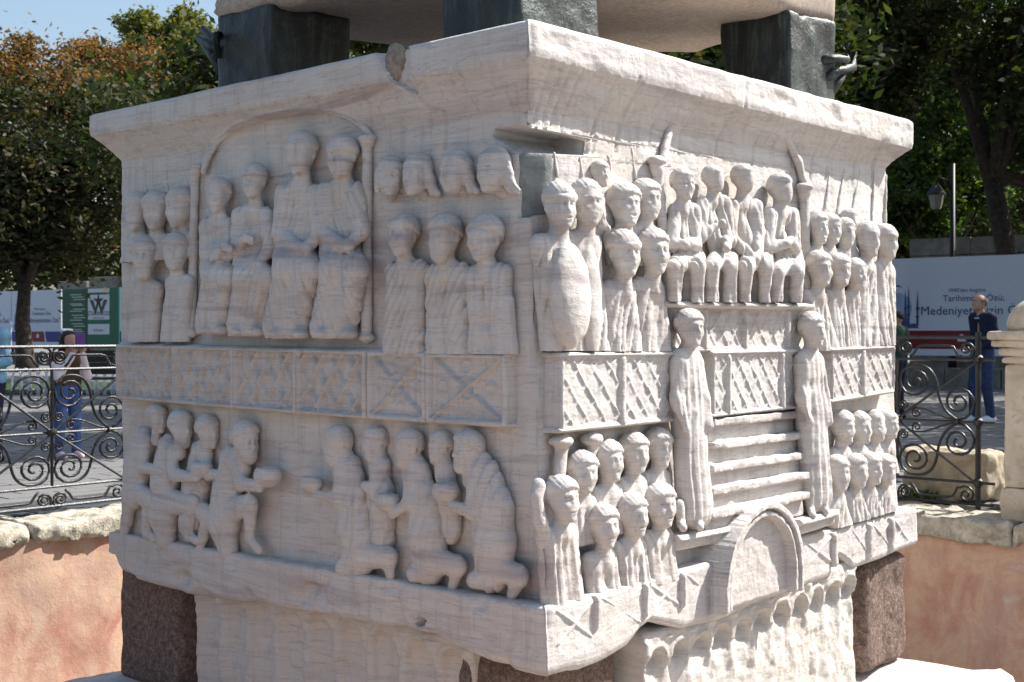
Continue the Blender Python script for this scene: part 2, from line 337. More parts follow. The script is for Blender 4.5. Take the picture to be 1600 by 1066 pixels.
class Sdf:
    """primitives in (x, d, z); smooth unions"""
    def __init__(s): s.ops = []; s.lo = np.full(3, 9e9); s.hi = -s.lo
    def _bb(s, p, r):
        p = np.asarray(p, float); s.lo = np.minimum(s.lo, p - r); s.hi = np.maximum(s.hi, p + r)
    def ell(s, c, r, k=0.01, rot=0.0, sub=False, fold=None, cut=None, tilt=0.0):
        if not sub: s._bb(c, np.max(r) * 1.05)
        s.ops.append(('e', np.array(c, float), np.array(r, float), k, rot, sub, fold, cut, tilt)); return s
    def cap(s, p, q, r1, r2, k=0.01, sq=1.0, fold=None, sub=False):
        if not sub:
            s._bb(p, r1 * 1.08 + 0.01); s._bb(q, r2 * 1.08 + 0.01)
        s.ops.append(('c', np.array(p, float), np.array(q, float), r1, r2, k, sq, fold, sub)); return s
    def chain(s, pts, k=0.01, sq=1.0, fold=None):
        for (p, r), (q, r2) in zip(pts[:-1], pts[1:]): s.cap(p, q, r, r2, k, sq, fold)
        return s
    def box(s, c, h, rnd=0.01, k=0.005, sub=False):
        if not sub: s._bb(np.array(c) - h, 0.01); s._bb(np.array(c) + h, 0.01)
        s.ops.append(('b', np.array(c, float), np.array(h, float), rnd, k, sub)); return s
    @staticmethod
    def _fold(X, D, Z, f):
        lam, sl, amp = f[:3]; ph = f[3] if len(f) > 3 else 0
        w = 0.45 * np.sin(Z * 7 + X * 6 + ph) + 0.2 * np.sin(Z * 17 - X * 15 + ph * 2) + 0.5 * np.sin(X * 23 + ph)
        q = np.abs(np.sin(math.pi * (X + sl * Z) / lam + w + ph)) ** .7; q2 = np.abs(np.sin(math.pi * (X + sl * Z * 1.2) / (lam * 0.47) + w * 1.7 + 1.3))
        mk = np.clip(0.75 + 0.5 * np.sin(X * 17 + Z * 6 + ph * 3) * np.sin(Z * 8 - X * 5 + ph) + 0.25 * np.sin(Z * 15 + ph), 0.22, 1.25)
        return 1.1 * amp * mk * ((q - 0.55) + 0.35 * (q2 - 0.5))
    def field(s, X, D, Z):
        F = np.full(np.broadcast(X, D, Z).shape, 1.0)
        for op in s.ops:
            if op[0] == 'e':
                _, c, r, k, rot, sub, fold, cut, tilt = op
                x, d, z = X - c[0], D - c[1], Z - c[2]
                if rot: x, d = x * math.cos(rot) - d * math.sin(rot), x * math.sin(rot) + d * math.cos(rot)
                if tilt: x, z = x * math.cos(tilt) - z * math.sin(tilt), x * math.sin(tilt) + z * math.cos(tilt)
                k0 = np.sqrt((x / r[0]) ** 2 + (d / r[1]) ** 2 + (z / r[2]) ** 2); k1 = np.sqrt((x / r[0] ** 2) ** 2 + (d / r[1] ** 2) ** 2 + (z / r[2] ** 2) ** 2)
                f = k0 * (k0 - 1) / (k1 + 1e-9)
                if fold and fold[0] == 'hair':
                    f = f - fold[1] * (np.abs(np.sin(np.arctan2(x, z + 0.3 * r[2]) * fold[2] + 2.5 * np.sin(d / r[1] * 2.0))) - 0.5)
                elif fold: f = f - s._fold(X, D, Z, fold)
                if cut: f = np.maximum(f, (cut[0] + cut[1] * d - z) * 0.9)
            elif op[0] == 'c':
                _, p, q, r1, r2, k, sq, fold, sub = op
                ax = q - p; ax2 = ax.copy(); ax2[1] /= sq; L = ax2 @ ax2 + 1e-12
                x, d, z = X - p[0], (D - p[1]) / sq, Z - p[2]
                t = np.clip((x * ax2[0] + d * ax2[1] + z * ax2[2]) / L, 0, 1)
                f = (np.sqrt((x - t * ax2[0]) ** 2 + (d - t * ax2[1]) ** 2 + (z - t * ax2[2]) ** 2) - (r1 + (r2 - r1) * t)) * min(1, sq)
                if fold: f = f - s._fold(X, D, Z, fold)
            else:
                _, c, h, rnd, k, sub = op
                a = np.abs(X - c[0]) - h[0] + rnd; b = np.abs(D - c[1]) - h[1] + rnd; e = np.abs(Z - c[2]) - h[2] + rnd
                f = np.sqrt(np.maximum(a, 0) ** 2 + np.maximum(b, 0) ** 2 + np.maximum(e, 0) ** 2) + np.minimum(np.maximum(a, np.maximum(b, e)), 0) - rnd
            if sub: f = -f; hh = np.clip(0.5 - 0.5 * (F - f) / k, 0, 1); F = F + (f - F) * hh + k * hh * (1 - hh)
            else: hh = np.clip(0.5 + 0.5 * (F - f) / k, 0, 1); F = F + (f - F) * hh - k * hh * (1 - hh)
        return F
    def net(s, h, dmin=None, wear=0.0, zmin=None, zmax=None):
        lo, hi = s.lo - 0.02, s.hi + 0.02
        if dmin is not None: lo[1] = dmin
        if zmin is not None: lo[2] = max(lo[2], zmin)
        if zmax is not None: hi[2] = min(hi[2], zmax)
        n = np.maximum(((hi - lo) / h).astype(int) + 2, 4)
        X = (lo[0] + h * np.arange(n[0]))[:, None, None]; D = (lo[1] + h * np.arange(n[1]))[None, :, None]; Z = (lo[2] + h * np.arange(n[2]))[None, None, :]
        F = s.field(X, D, Z)
        if wear:
            nr = np.abs(F) < 0.022; XX, DD, ZZ = np.broadcast_arrays(X, D, Z); a, b, c = XX[nr], DD[nr], ZZ[nr]
            F[nr] += wear * 1.7 * fbm(a * 16, b * 16, c * 24, 3) + wear * 9 * np.clip(fbm(a * 7 + 3, b * 7, c * 7, 2) - .55, 0, 1)
        V, Q = surf_net(F, lo, h); return V, Q[:, ::-1]            # (x, d, z) is a left-handed frame
def sd_head(S, c, H, yaw=0.0, style='cap', nod=0.0, face=True, neck=True):
    """c = centre of the head; yaw turns the face from straight out (0) towards +x"""
    wx = random.uniform(.94, 1.07); lost = random.random() < .3
    cy, sy = math.cos(yaw), math.sin(yaw)
    def P(x, d, z):
        x = x * wx                                                # head frame (x right, d forward, z up), in head heights
        z2 = z - nod * d; return (c[0] + H * (x * cy + d * sy), c[1] + H * (-x * sy + d * cy), c[2] + H * z2)
    E = lambda x, d, z, rx, rd, rz, k=0.03, **kw: S.ell(P(x, d, z), (rx * H * wx, rd * H, rz * H), k * H, rot=yaw, **kw)
    E(0, -0.02, 0.07, 0.355, 0.41, 0.42, 0.02)
    E(0, 0.08, -0.16, 0.285, 0.31, 0.34, 0.10)
    if face:
        E(0, 0.26, -0.40, 0.12, 0.12, 0.09, 0.06)
        for sx in (-1, 1):
            E(sx * 0.135, 0.41, 0.035, 0.095, 0.13, 0.075, 0.04, sub=True)
            E(sx * 0.135, 0.31, 0.025, 0.065, 0.06, 0.045, 0.012)
            E(sx * 0.15, 0.25, -0.13, 0.10, 0.11, 0.09, 0.08)
            S.cap(P(sx * 0.05, 0.385, 0.105), P(sx * 0.23, 0.30, 0.095), 0.035 * H, 0.025 * H, 0.03 * H)
            E(sx * 0.335, -0.04, -0.02, 0.05, 0.09, 0.125, 0.02)
        S.cap(P(0, 0.375, 0.07), P(0, 0.415 - .05 * lost, -0.10 + .04 * lost), 0.034 * H, 0.058 * H, 0.035 * H)
        S.cap(P(-0.085, 0.365, -0.215), P(0.085, 0.365, -0.215), 0.030 * H, 0.030 * H, 0.02 * H)
        S.cap(P(-0.07, 0.355, -0.285), P(0.07, 0.355, -0.285), 0.030 * H, 0.030 * H, 0.015 * H)
        E(0, 0.41, -0.25, 0.12, 0.07, 0.022, 0.012, sub=True)
    hs = ('hair', 0.022 * H, 13)
    if style in ('cap', 'beard'):
        E(0, -0.03, 0.11, 0.428, 0.47, 0.405, 0.012, fold=hs, cut=(-0.05 * H, 0.44))
    elif style == 'band':                                           # fringe rolled over the brow, with a fillet
        E(0, -0.03, 0.11, 0.41, 0.455, 0.40, 0.025, fold=hs, cut=(-0.01 * H, 0.38))
        E(0, -0.02, 0.17, 0.405, 0.458, 0.09, 0.08)
    elif style == 'long':
        E(0, -0.06, 0.13, 0.40, 0.45, 0.40, 0.012, fold=hs, cut=(0.0, 0.40))
        S.chain([(P(0.30, -0.05, 0.12), 0.16 * H), (P(0.34, -0.12, -0.16), 0.15 * H), (P(0.42, -0.16, -0.38), 0.12 * H), (P(0.60, -0.16, -0.47), 0.07 * H)], 0.04 * H, 1, (0.14 * H, .8, .03 * H)); S.chain([(P(-0.33, -0.02, 0.08), 0.10 * H), (P(-0.36, -0.08, -0.30), 0.09 * H)], 0.04 * H)
    elif style == 'cloth':                                          # worn smooth hood or cap falling behind the neck
        E(0, -0.06, 0.10, 0.42, 0.47, 0.44, 0.02, fold=('hair', 0.012 * H, 7), cut=(-0.02 * H, 0.45))
        S.chain([(P(0.1, -0.2, -0.05), 0.30 * H), (P(0.2, -0.3, -0.55), 0.16 * H)], 0.06 * H)
    if style == 'beard':
        E(0, 0.20, -0.36, 0.23, 0.20, 0.22, 0.05, fold=('hair', 0.022 * H, 9))
    if neck: S.cap(P(0, -0.06, -0.25), P(0, -0.10, -0.78), 0.20 * H, 0.23 * H, 0.05 * H)
    else: S.cap(P(0, -0.06, -0.25), P(0, -0.40, -0.46), 0.19 * H, 0.17 * H, 0.05 * H)
HRES = 0.0052
class Fig:
    """one carved figure of a face, joints given by photo pixels and relief depth"""
    def __init__(s, face): s.f = face; s.S = Sdf()
    def p(s, px, py, d): x, z = s.f.pt(px, py, d); return (x, d, z)
    def m(s, px, py, d=0.05): return s.f.mpp(px, py, d)
    def head(s, px, py, hpx, d=0.07, yaw=0.0, style='cap', nod=0.0, face=True, neck=True):
        hpx = hpx * (0.93 if s.f is RF else 1.0); s.H = hpx * s.m(px, py, d); s.hc = s.p(px, py, d); sd_head(s.S, s.hc, s.H, yaw, style, nod, face, neck); return s
    def limb(s, pts, k=0.012, sq=1.0, fold=None):                   # pts: (px, py, d, radius in pixels)
        s.S.chain([(s.p(a, b, d), r * s.m(a, b, d)) for a, b, d, r in pts], k, sq, fold); return s
    def blob(s, px, py, d, rx, rd, rz, k=0.012, fold=None, sub=False, tilt=0.0, rot=0.0):
        q = s.m(px, py, d); s.S.ell(s.p(px, py, d), (rx * q, rd * q, rz * q), k, fold=fold, sub=sub, tilt=tilt, rot=rot); return s
    def bust(s, px, py, hpx, by, d=0.07, yaw=0.0, style='cap', w=0.62, fold=None, bx=None, arms=0, td=None, nod=0.0, flare=1.0):
        """head, draped shoulders and body down to pixel row by"""
        s.head(px, py, hpx, d, yaw, style, nod); H, (x, _, z) = s.H, s.hc
        td = d * 0.55 if td is None else td
        xb, zb = s.f.pt(bx if bx else px, by, td); zs = z - 0.76 * H
        fold = fold or (0.24 * H, random.choice((-0.5, -0.25, 0.3, 0.6)), 0.035 * H, random.random() * 6)
        s.S.cap((x - w * 0.72 * H, td, zs), (x + w * 0.72 * H, td, zs), 0.20 * H, 0.20 * H, 0.14 * H, 0.9, fold)
        for sx in (-1, 1):
            s.S.cap((x + sx * w * 0.45 * H, td, zs - 0.18 * H), (xb + sx * w * 0.5 * H * flare, td * 0.9, zb), 0.31 * H, 0.34 * H * flare, 0.12 * H, 0.8, fold)
            if arms:
                el = (x + sx * w * 0.98 * H, td + 0.05 * H, zs - 0.95 * H)
                s.S.chain([((x + sx * w * 0.8 * H, td, zs), 0.17 * H), (el, 0.14 * H), ((x + sx * 0.10 * H, td + 0.36 * H, zs - 1.15 * H), 0.09 * H)], 0.04 * H)
        if arms: s.S.ell((x, td + 0.38 * H, zs - 1.17 * H), (0.16 * H, 0.10 * H, 0.10 * H), 0.03 * H)
        s.zcut = zb - 0.004; return s
    def build(s, name, parent, wear=0.0016, h=None, zmin=None):
        zmin = zmin if zmin is not None else getattr(s, 'zcut', None)
        c = (s.S.lo + s.S.hi) / 2; h = h or 0.00134 * float(s.f.world(c[0], c[1], c[2])[1])      # finer where it stands nearer
        V, Q = s.S.net(h, dmin=-0.012, wear=wear, zmin=zmin)
        V[:, 1] = np.where(V[:, 1] > 0, V[:, 1] * (0.78 if s.f is LF else 0.84), V[:, 1])
        W = s.f.world(V[:, 0], V[:, 1], V[:, 2]); return add(name, mesh_np(name, W, Q), M['marble'], parent)

# ------------------------------------------------------------------ the carved block itself
PED = empty('carved_pedestal', tuple(BC + BU * LEN_R / 2 + BV * LEN_L / 2), label='huge square marble pedestal carved with rows of figures, under the bronze cubes', cat='pedestal')
E_CORN = 0.115
def lev(face, near, far, d):
    (xa, za), (xb, zb) = face.pt(*near, d), face.pt(*far, d); xa, xb = abs(xa), abs(xb)
    return lambda a: za + (zb - za) * (np.asarray(a) - xa) / (xb - xa)
LV = {
    'L': dict(top=lev(LF, (833, 27), (157, 175), E_CORN), lip=lev(LF, (833, 86), (160, 210), E_CORN), neck=lev(LF, (827, 176), (194, 252), 0), led=lev(LF, (846, 946), (172, 833), 0.07)),
    'R': dict(top=lev(RF, (833, 27), (1427, 187), E_CORN), lip=lev(RF, (833, 86), (1425, 232), E_CORN), neck=lev(RF, (829, 172), (1385, 264), 0), led=lev(RF, (846, 948), (1425, 794), 0.08)),
}
def poly_z(face, pts, d):
    q = sorted((abs(face.pt(px, py, d)[0]) * (1 if face is RF else 1), face.pt(px, py, d)[1]) for px, py in pts)
    xs, zs = [p[0] for p in q], [p[1] for p in q]; return lambda a: np.interp(a, xs, zs)
LV['L']['bot'] = poly_z(LF, [(172, 868), (184, 898), (207, 909), (281, 931), (304, 935), (420, 950), (520, 965), (600, 980), (680, 992), (740, 1022), (790, 1044), (846, 1058)], 0.07)
LV['R']['bot'] = poly_z(RF, [(862, 1058), (900, 1050), (939, 1036), (974, 1014), (996, 985), (1013, 971), (1040, 978), (1068, 985), (1124, 971), (1202, 939), (1295, 906), (1306, 880), (1313, 869), (1322, 875), (1337, 892), (1380, 876), (1420, 858)], 0.08)
ARCH_L = [(316, 268), (322, 246), (340, 219), (372, 196), (415, 180), (462, 172), (510, 173), (545, 183), (568, 198), (580, 216)]
def inpoly(px, py, poly):
    r = np.zeros(np.shape(px), bool); n = len(poly)
    for i in range(n):
        (x0, y0), (x1, y1) = poly[i], poly[(i + 1) % n]
        c = (y0 > py) != (y1 > py)
        r ^= c & (px < (x1 - x0) * (py - y0) / (y1 - y0 + 1e-9) + x0)
    return r
def dline(px, py, pts):
    r = np.full(np.shape(px), 1e9)
    for (x0, y0), (x1, y1) in zip(pts[:-1], pts[1:]):
        t = np.clip(((px - x0) * (x1 - x0) + (py - y0) * (y1 - y0)) / ((x1 - x0) ** 2 + (y1 - y0) ** 2), 0, 1)
        r = np.minimum(r, np.hypot(px - x0 - t * (x1 - x0), py - y0 - t * (y1 - y0)))
    return r
NICHE = ARCH_L + [(580, 300), (316, 300)]
NOTCH = [(803, 216), (870, 208), (870, 338), (812, 341)]; HOLE = [(764, 207), (800, 199), (870, 188), (870, 238), (806, 234)]
CRACK_L = [[(640, 108), (652, 150), (672, 170), (672, 250)], [(672, 168), (694, 172), (696, 232)], [(556, 130), (575, 165), (580, 200)], [(480, 150), (500, 172), (505, 190)]]
CRACK_R = [[(a, 86 + (a - 833) * .247 + 2), (a - b, 172 + (a - b - 829) * .165), (a - b - 2, 186 + (a - b - 829) * .165 + c)] for a, b, c in ((862, 24, 4), (880, 30, 30), (893, 30, 6), (912, 33, 8), (965, 37, 34), (1003, 38, 12), (1052, 36, 8), (1098, 34, 20), (1150, 30, 8), (1205, 28, 16), (1262, 24, 20), (1290, 22, 24), (1312, 20, 22), (1352, 18, 22), (1380, 16, 20))] + [[(1168, 125), (1164, 172), (1120, 180)], [(860, 228), (900, 236), (952, 242)], [(930, 195), (905, 250)], [(1000, 120), (968, 200), (962, 240)]]
def detail(which, P, o, part):
    """offset of the surface from its plain profile, for grid points at P"""
    px, py = proj(P); x, y, z = P[..., 0], P[..., 1], P[..., 2]
    o = o + 0.006 * fbm(x * 5, y * 5, z * 5, 3) + 0.0016 * fbm(x * 40, y * 40, z * 40, 2)
    if which == 'L':
        if part == 'cornice': o = np.where(inpoly(px, py, NICHE), np.minimum(o, 0.004), o)
        o = o + 0.012 * np.exp(-(dline(px, py, ARCH_L) / 5.0) ** 2)
        o = np.where(inpoly(px, py, HOLE), -0.34, np.where(inpoly(px, py, NOTCH), -0.015 - 0.09 * np.clip((px - 803) / 27, 0, 1.1), o))
        if part == 'cornice':
            ch = inpoly(px, py, [(584, 70), (636, 66), (641, 120), (650, 146), (612, 128)]); o = np.where(ch, o - 0.035, o)
            o = o + 0.004 * np.sign(np.sin(px * 0.55)) * np.exp(-((py - (88 + (832 - px) * 0.185)) / 6) ** 2)
        cr = CRACK_L
    else: cr = CRACK_R
    if part == 'ledge' and which == 'L':
        o = o - 0.09 * (np.hypot(px - 657, py - 972) < 7) - 0.05 * np.exp(-(np.hypot((px - 281) / 11, (py - 905) / 16)) ** 2) - 0.045 * np.clip(fbm(x * 6, y * 6, z * 7, 3) - .3, 0, 1)
    if part == 'cornice':
        o = o - 0.016 * np.clip(fbm(x * 4 + 5, y * 4, z * 9, 4) - .25, 0, 1) * (o > .06)
    if part == 'cornice' and which == 'R':                           # tool marks running down the soffit
        w = 0.0035 * np.clip(np.sin(px * 0.19 + py * 0.05) * np.sin(px * 0.47) - 0.35, 0, 1); o = o - 2.0 * w * (py > 90 + (px - 833) * 0.25)
    for c in cr: o = o - (0.014 if which == 'L' else 0.009) * np.exp(-(dline(px, py, c) / 1.5) ** 2)
    return o
def wrap(part, rows):
    """rows: functions (levels, a, e) -> (z, offset) from the lowest row up; grid over left face, right face and the two hidden ones"""
    STEP = 0.0105; nL, nR = int(LEN_L / STEP), int(LEN_R / STEP)
    out = []
    for w, n, L in (('L', nL, LEN_L), ('R', nR, LEN_R)):
        a0 = np.linspace(0, 1, n); other = 'R' if w == 'L' else 'L'; fc = LF if w == 'L' else RF; G = []
        for r in rows:
            zc, oc = r(other, np.array([0.0])); bo = RF.bat if w == 'L' else LF.bat
            ph = np.array([[0, 0, 0]]); o_near = float(oc[0]) + bo * float(zc[0])
            ofar = float(r(w, np.array([L]))[1][0])
            if w == 'R' and part != 'ledge':                         # the corner is cut away at the notch
                Pn = LF.world(0.0, oc[0], zc[0]); o_near = float(detail('L', Pn[None, :], oc, part)[0]) + bo * float(zc[0]) if 1.5 < zc[0] < 2.0 else o_near
            a = -o_near + a0 * (L + o_near + ofar)
            z, o = r(w, np.clip(a, 0, L)); G.append((a, z, o))
        A = np.array([g[0] for g in G]); Z = np.array([g[1] for g in G]); O = np.array([g[2] for g in G])
        sx = -1 if w == 'L' else 1
        P = fc.world(A * sx, O, Z); O2 = detail(w, P, O, part)
        chip = np.clip(fbm(Z * 9, Z * 0 + (3.0 if part == 'wall' else 8.0), A * 4, 3) * 0.5 + 0.45, 0, 1) * 0.022
        O2 = O2 - chip * np.exp(-((A - A[:, :1]) / 0.022) ** 2)
        out.append(fc.world(A * sx, O2, Z))
    GL, GR = out[0][:, ::-1], out[1]
    # weld the corner: average the two edges
    m = (GL[:, -1] + GR[:, 0]) / 2; GL[:, -1] = m; GR[:, 0] = m
    back = GL[:, :1] + (GR[:, -1:] - m[:, None]); back[..., 2] = (GL[:, :1, 2] + GR[:, -1:, 2]) / 2
    G = np.concatenate([GL, GR[:, 1:], back], 1); nr, nc = G.shape[:2]
    I = np.arange(nr * nc).reshape(nr, nc); J = np.roll(I, -1, 1)
    Q = np.stack([I[:-1], J[:-1], J[1:], I[1:]], -1).reshape(-1, 4)
    return G.reshape(-1, 3), Q
def lin(f1, f2, t, o): return lambda w, a: ((1 - t) * LV[w][f1](a) + t * LV[w][f2](a), np.full(np.shape(a), float(o)))
def led_e(w, a): return 0.10 - (0.05 if w == 'L' else 0.025) * np.asarray(a) / (LEN_L if w == 'L' else LEN_R)
rows = [lin('led', 'neck', t, 0.0) for t in np.linspace(-0.02, 1.0, 170)]
V, Q = wrap('wall', rows); add('wall', mesh_np('wall', V, Q), M['marble'], PED)
rows = [lin('neck', 'lip', t, E_CORN * 0.95 * (0.72 * t + 0.28 * t ** 2)) for t in np.linspace(0, 1, 26)]
rows += [lin('lip', 'top', t, E_CORN * (0.95 + 0.05 * min(1, t * 6)) - 0.02 * max(0, t - 0.85) ** 2 * 44) for t in np.linspace(0.02, 1, 18)]
rows += [lin('lip', 'top', 1.005, E_CORN - 0.04), lin('lip', 'top', 1.01, E_CORN - 0.3), lin('lip', 'top', 1.01, -0.6), lin('lip', 'top', 1.0, -1.25)]
V, Q = wrap('cornice', rows); add('cornice', mesh_np('cornice', V, Q), M['marble'], PED)
def ledrow(t, of, inner=None):
    def f(w, a):
        z = (1 - t) * LV[w]['bot'](a) + t * LV[w]['led'](a); e = led_e(w, a)
        return z, (np.full(np.shape(a), inner) if inner is not None else e - of)
    return f
rows = [ledrow(0.10, 0, -0.5), ledrow(0.05, 0, -0.2), ledrow(0.02, 0, -0.03), ledrow(0.0, 0.05), ledrow(0.03, 0.022)] + [ledrow(t, 0.006 * (t < 0.12) + 0.0) for t in np.linspace(0.07, 0.95, 26)] + [ledrow(0.985, 0.006), ledrow(1.0, 0.018), ledrow(1.0, 0, 0.02), ledrow(1.0, 0, -0.03)]
V, Q = wrap('ledge', rows); add('ledge', mesh_np('ledge', V, Q), M['marble'], PED)

# ------------------------------------------------------------------ carved panels (height fields over a photo quadrilateral)
def panel(name, face, quad, fn, d0, step=0.0058, parent=PED, mat='marble', skirt=0.05):
    """quad: pixels top-left, top-right, bottom-right, bottom-left; fn(s, t, W, Hh) -> relief above d0, s and t in metres from the top-left"""
    c = [np.array(face.pt(*q, d0)) for q in quad]; W = (np.linalg.norm(c[1] - c[0]) + np.linalg.norm(c[2] - c[3])) / 2; Hh = (np.linalg.norm(c[3] - c[0]) + np.linalg.norm(c[2] - c[1])) / 2
    n, m = max(int(W / step), 4), max(int(Hh / step), 4)
    s = np.concatenate([[0], np.linspace(0, 1, n), [1]]); t = np.concatenate([[0], np.linspace(0, 1, m), [1]]); S, T = np.meshgrid(s, t)
    XZ = (c[0] * ((1 - S) * (1 - T))[..., None] + c[1] * (S * (1 - T))[..., None] + c[2] * (S * T)[..., None] + c[3] * ((1 - S) * T)[..., None])
    hgt = fn(S * W, T * Hh, W, Hh); ed = np.minimum(np.minimum(S, 1 - S) * W, np.minimum(T, 1 - T) * Hh)
    hgt = hgt - 0.010 * np.exp(-(ed / 0.008) ** 2) + 0.0035 * fbm(XZ[..., 0] * 18, XZ[..., 1] * 18, hgt * 0 + d0 * 9, 3)
    D = d0 + hgt; D[0] = D[-1] = -skirt; D[:, 0] = D[:, -1] = -skirt
    P = face.world(XZ[..., 0], D, XZ[..., 1]); I = np.arange(P[..., 0].size).reshape(P.shape[:2])
    Q = np.stack([I[1:, :-1], I[1:, 1:], I[:-1, 1:], I[:-1, :-1]], -1).reshape(-1, 4)
    return add(name, mesh_np(name, P.reshape(-1, 3), Q), M[mat], parent)
def ridge(x, w): return np.clip(1 - np.abs(x) / w, 0, 1) ** 0.7
def frame(s, t, W, H, w=0.022): e = np.minimum(np.minimum(s, W - s), np.minimum(t, H - t)); return 1 - sstep(w * 0.75, w, e)
def lattice(p, ang=1.15, hh=0.014, w=0.011, fr=0.02, wear=1.0):
    def fn(s, t, W, H):
        a = (s + t / ang); b = (s - t / ang); q = lambda u: np.abs((u / p) % 1 - 0.5) * p
        r = np.maximum(ridge(q(a), w), ridge(q(b), w)) * hh * (0.75 + 0.25 * wear * np.sin(s * 23) * np.sin(t * 31))
        return np.maximum(r, frame(s, t, W, H, fr) * hh * 1.15)
    return fn
def xpanel(hh=0.014):
    def fn(s, t, W, H):
        u, v = s / W, t / H; dd = np.minimum(np.abs(u - v), np.abs(u + v - 1)) * min(W, H)
        r = ridge(dd, 0.011) * hh; rr = np.abs(np.hypot((u - .5) * W, (v - .5) * H) - 0.16 * H); r = np.maximum(r, 0.6 * hh * ridge(rr, 0.008))
        for cx, cy in ((.5, .2), (.5, .8), (.2, .5), (.8, .5)): r = np.maximum(r, 0.5 * hh * ridge(np.abs(np.hypot((u - cx) * W, (v - cy) * H) - 0.025), 0.008))
        return np.maximum(r, frame(s, t, W, H, 0.022) * hh * 1.15)
    return fn
def xband(n=1, hh=0.010):
    def fn(s, t, W, H):
        u, v = s / W, t / H; return np.maximum(ridge(np.minimum(np.abs(u - v), np.abs(u + v - 1)) * H, 0.012) * hh, frame(s, t, W, H, 0.008) * hh * .4)
    return fn
def rail(s, t, W, H): return 0.012 * np.sin(np.clip(t / H, 0, 1) * math.pi) ** 0.6
def post(s, t, W, H): return 0.016 * np.sin(np.clip(s / W, 0, 1) * math.pi) ** 0.7
def yl(pts):
    return lambda x: float(np.interp(x, [p[0] for p in pts], [p[1] for p in pts]))
def band(face, cuts, top, bot, kinds, d0, pw, railpx):
    """a carved balustrade: panels between cuts, a post at each cut, a rail along the top"""
    for (x0, x1), kd in zip(zip(cuts[:-1], cuts[1:]), kinds):
        if kd is None: continue
        panel('lattice_panel', face, [(x0, top(x0)), (x1, top(x1)), (x1, bot(x1)), (x0, bot(x0))], kd, d0)
    for x in cuts[1:-1]:
        panel('baluster_post', face, [(x - pw, top(x - pw) + 2), (x + pw, top(x + pw) + 2), (x + pw, bot(x + pw)), (x - pw, bot(x - pw))], post, d0 + 0.004)
    panel('rail', face, [(cuts[0], top(cuts[0]) - 2), (cuts[-1], top(cuts[-1]) - 2), (cuts[-1], top(cuts[-1]) + railpx), (cuts[0], top(cuts[0]) + railpx)], rail, d0 + 0.012)
    panel('rail', face, [(cuts[0], bot(cuts[0]) - railpx), (cuts[-1], bot(cuts[-1]) - railpx), (cuts[-1], bot(cuts[-1]) + 2), (cuts[0], bot(cuts[0]) + 2)], rail, d0 + 0.008)
bt, bb = yl([(187, 538), (500, 546), (800, 553)]), yl([(187, 622), (400, 640), (600, 656), (800, 668)])
band(LF, [189, 281, 373, 471, 579, 670, 796], bt, bb, [lattice(0.10, 1.4, 0.034, 0.013), lattice(0.115, 1.35, 0.036, 0.014), lattice(0.115, 1.35, 0.036, 0.014), lattice(0.12, 1.35, 0.036, 0.014), xpanel(0.026), xpanel(0.026)], 0.036, 5, 7)
rt, rb = yl([(870, 553), (1065, 551), (1230, 548), (1400, 541)]), yl([(870, 676), (1066, 656), (1230, 640), (1400, 612)])
band(RF, [874, 972, 1068], rt, rb, [lattice(0.105, 1.15, 0.011, 0.0095), lattice(0.095, 1.15, 0.011, 0.0095)], 0.075, 6, 6)
band(RF, [1112, 1137, 1222, 1262], rt, rb, [lattice(0.10, 1.2, 0.011, 0.0095)] * 3, 0.055, 4, 5)
band(RF, [1298, 1348, 1397], rt, rb, [lattice(0.10, 1.2, 0.011, 0.0095)] * 2, 0.075, 4, 5)
kt, kb = yl([(1045, 478), (1265, 482)]), yl([(1045, 549), (1265, 547)])
band(RF, [1045, 1100, 1163, 1230, 1268], kt, kb, [lattice(0.10, 1.2, 0.011, 0.0095)] * 4, 0.04, 4, 5)
panel('seat_ledge', RF, [(1040, 470), (1272, 474), (1272, 484), (1040, 481)], rail, 0.085)
# crossed panels along the ledge of the right face
lt, lb = (lambda x: 948 - (x - 846) * 0.2665 + 8), LV['R']['bot']
for x0, x1 in ((866, 928), (936, 1004), (1012, 1064), (1070, 1116), (1256, 1300), (1330, 1356), (1362, 1391), (1395, 1419)):
    dz = 64 - (x0 - 866) * 0.02 if x0 < 1010 else (50 if x0 < 1200 else 44)
    panel('crossed_panel', RF, [(x0, lt(x0)), (x1, lt(x1)), (x1, lt(x1) + dz), (x0, lt(x0) + dz)], xband(1, 0.009), 0.098 - 0.025 * (x0 - 850) / 550)
for x in (932, 1008, 1067, 1304, 1359, 1393): panel('panel_rib', RF, [(x - 4, lt(x - 4) - 2), (x + 4, lt(x + 4) - 2), (x + 4, lt(x + 4) + 52), (x - 4, lt(x - 4) + 52)], post, 0.108 - 0.025 * (x - 850) / 550)
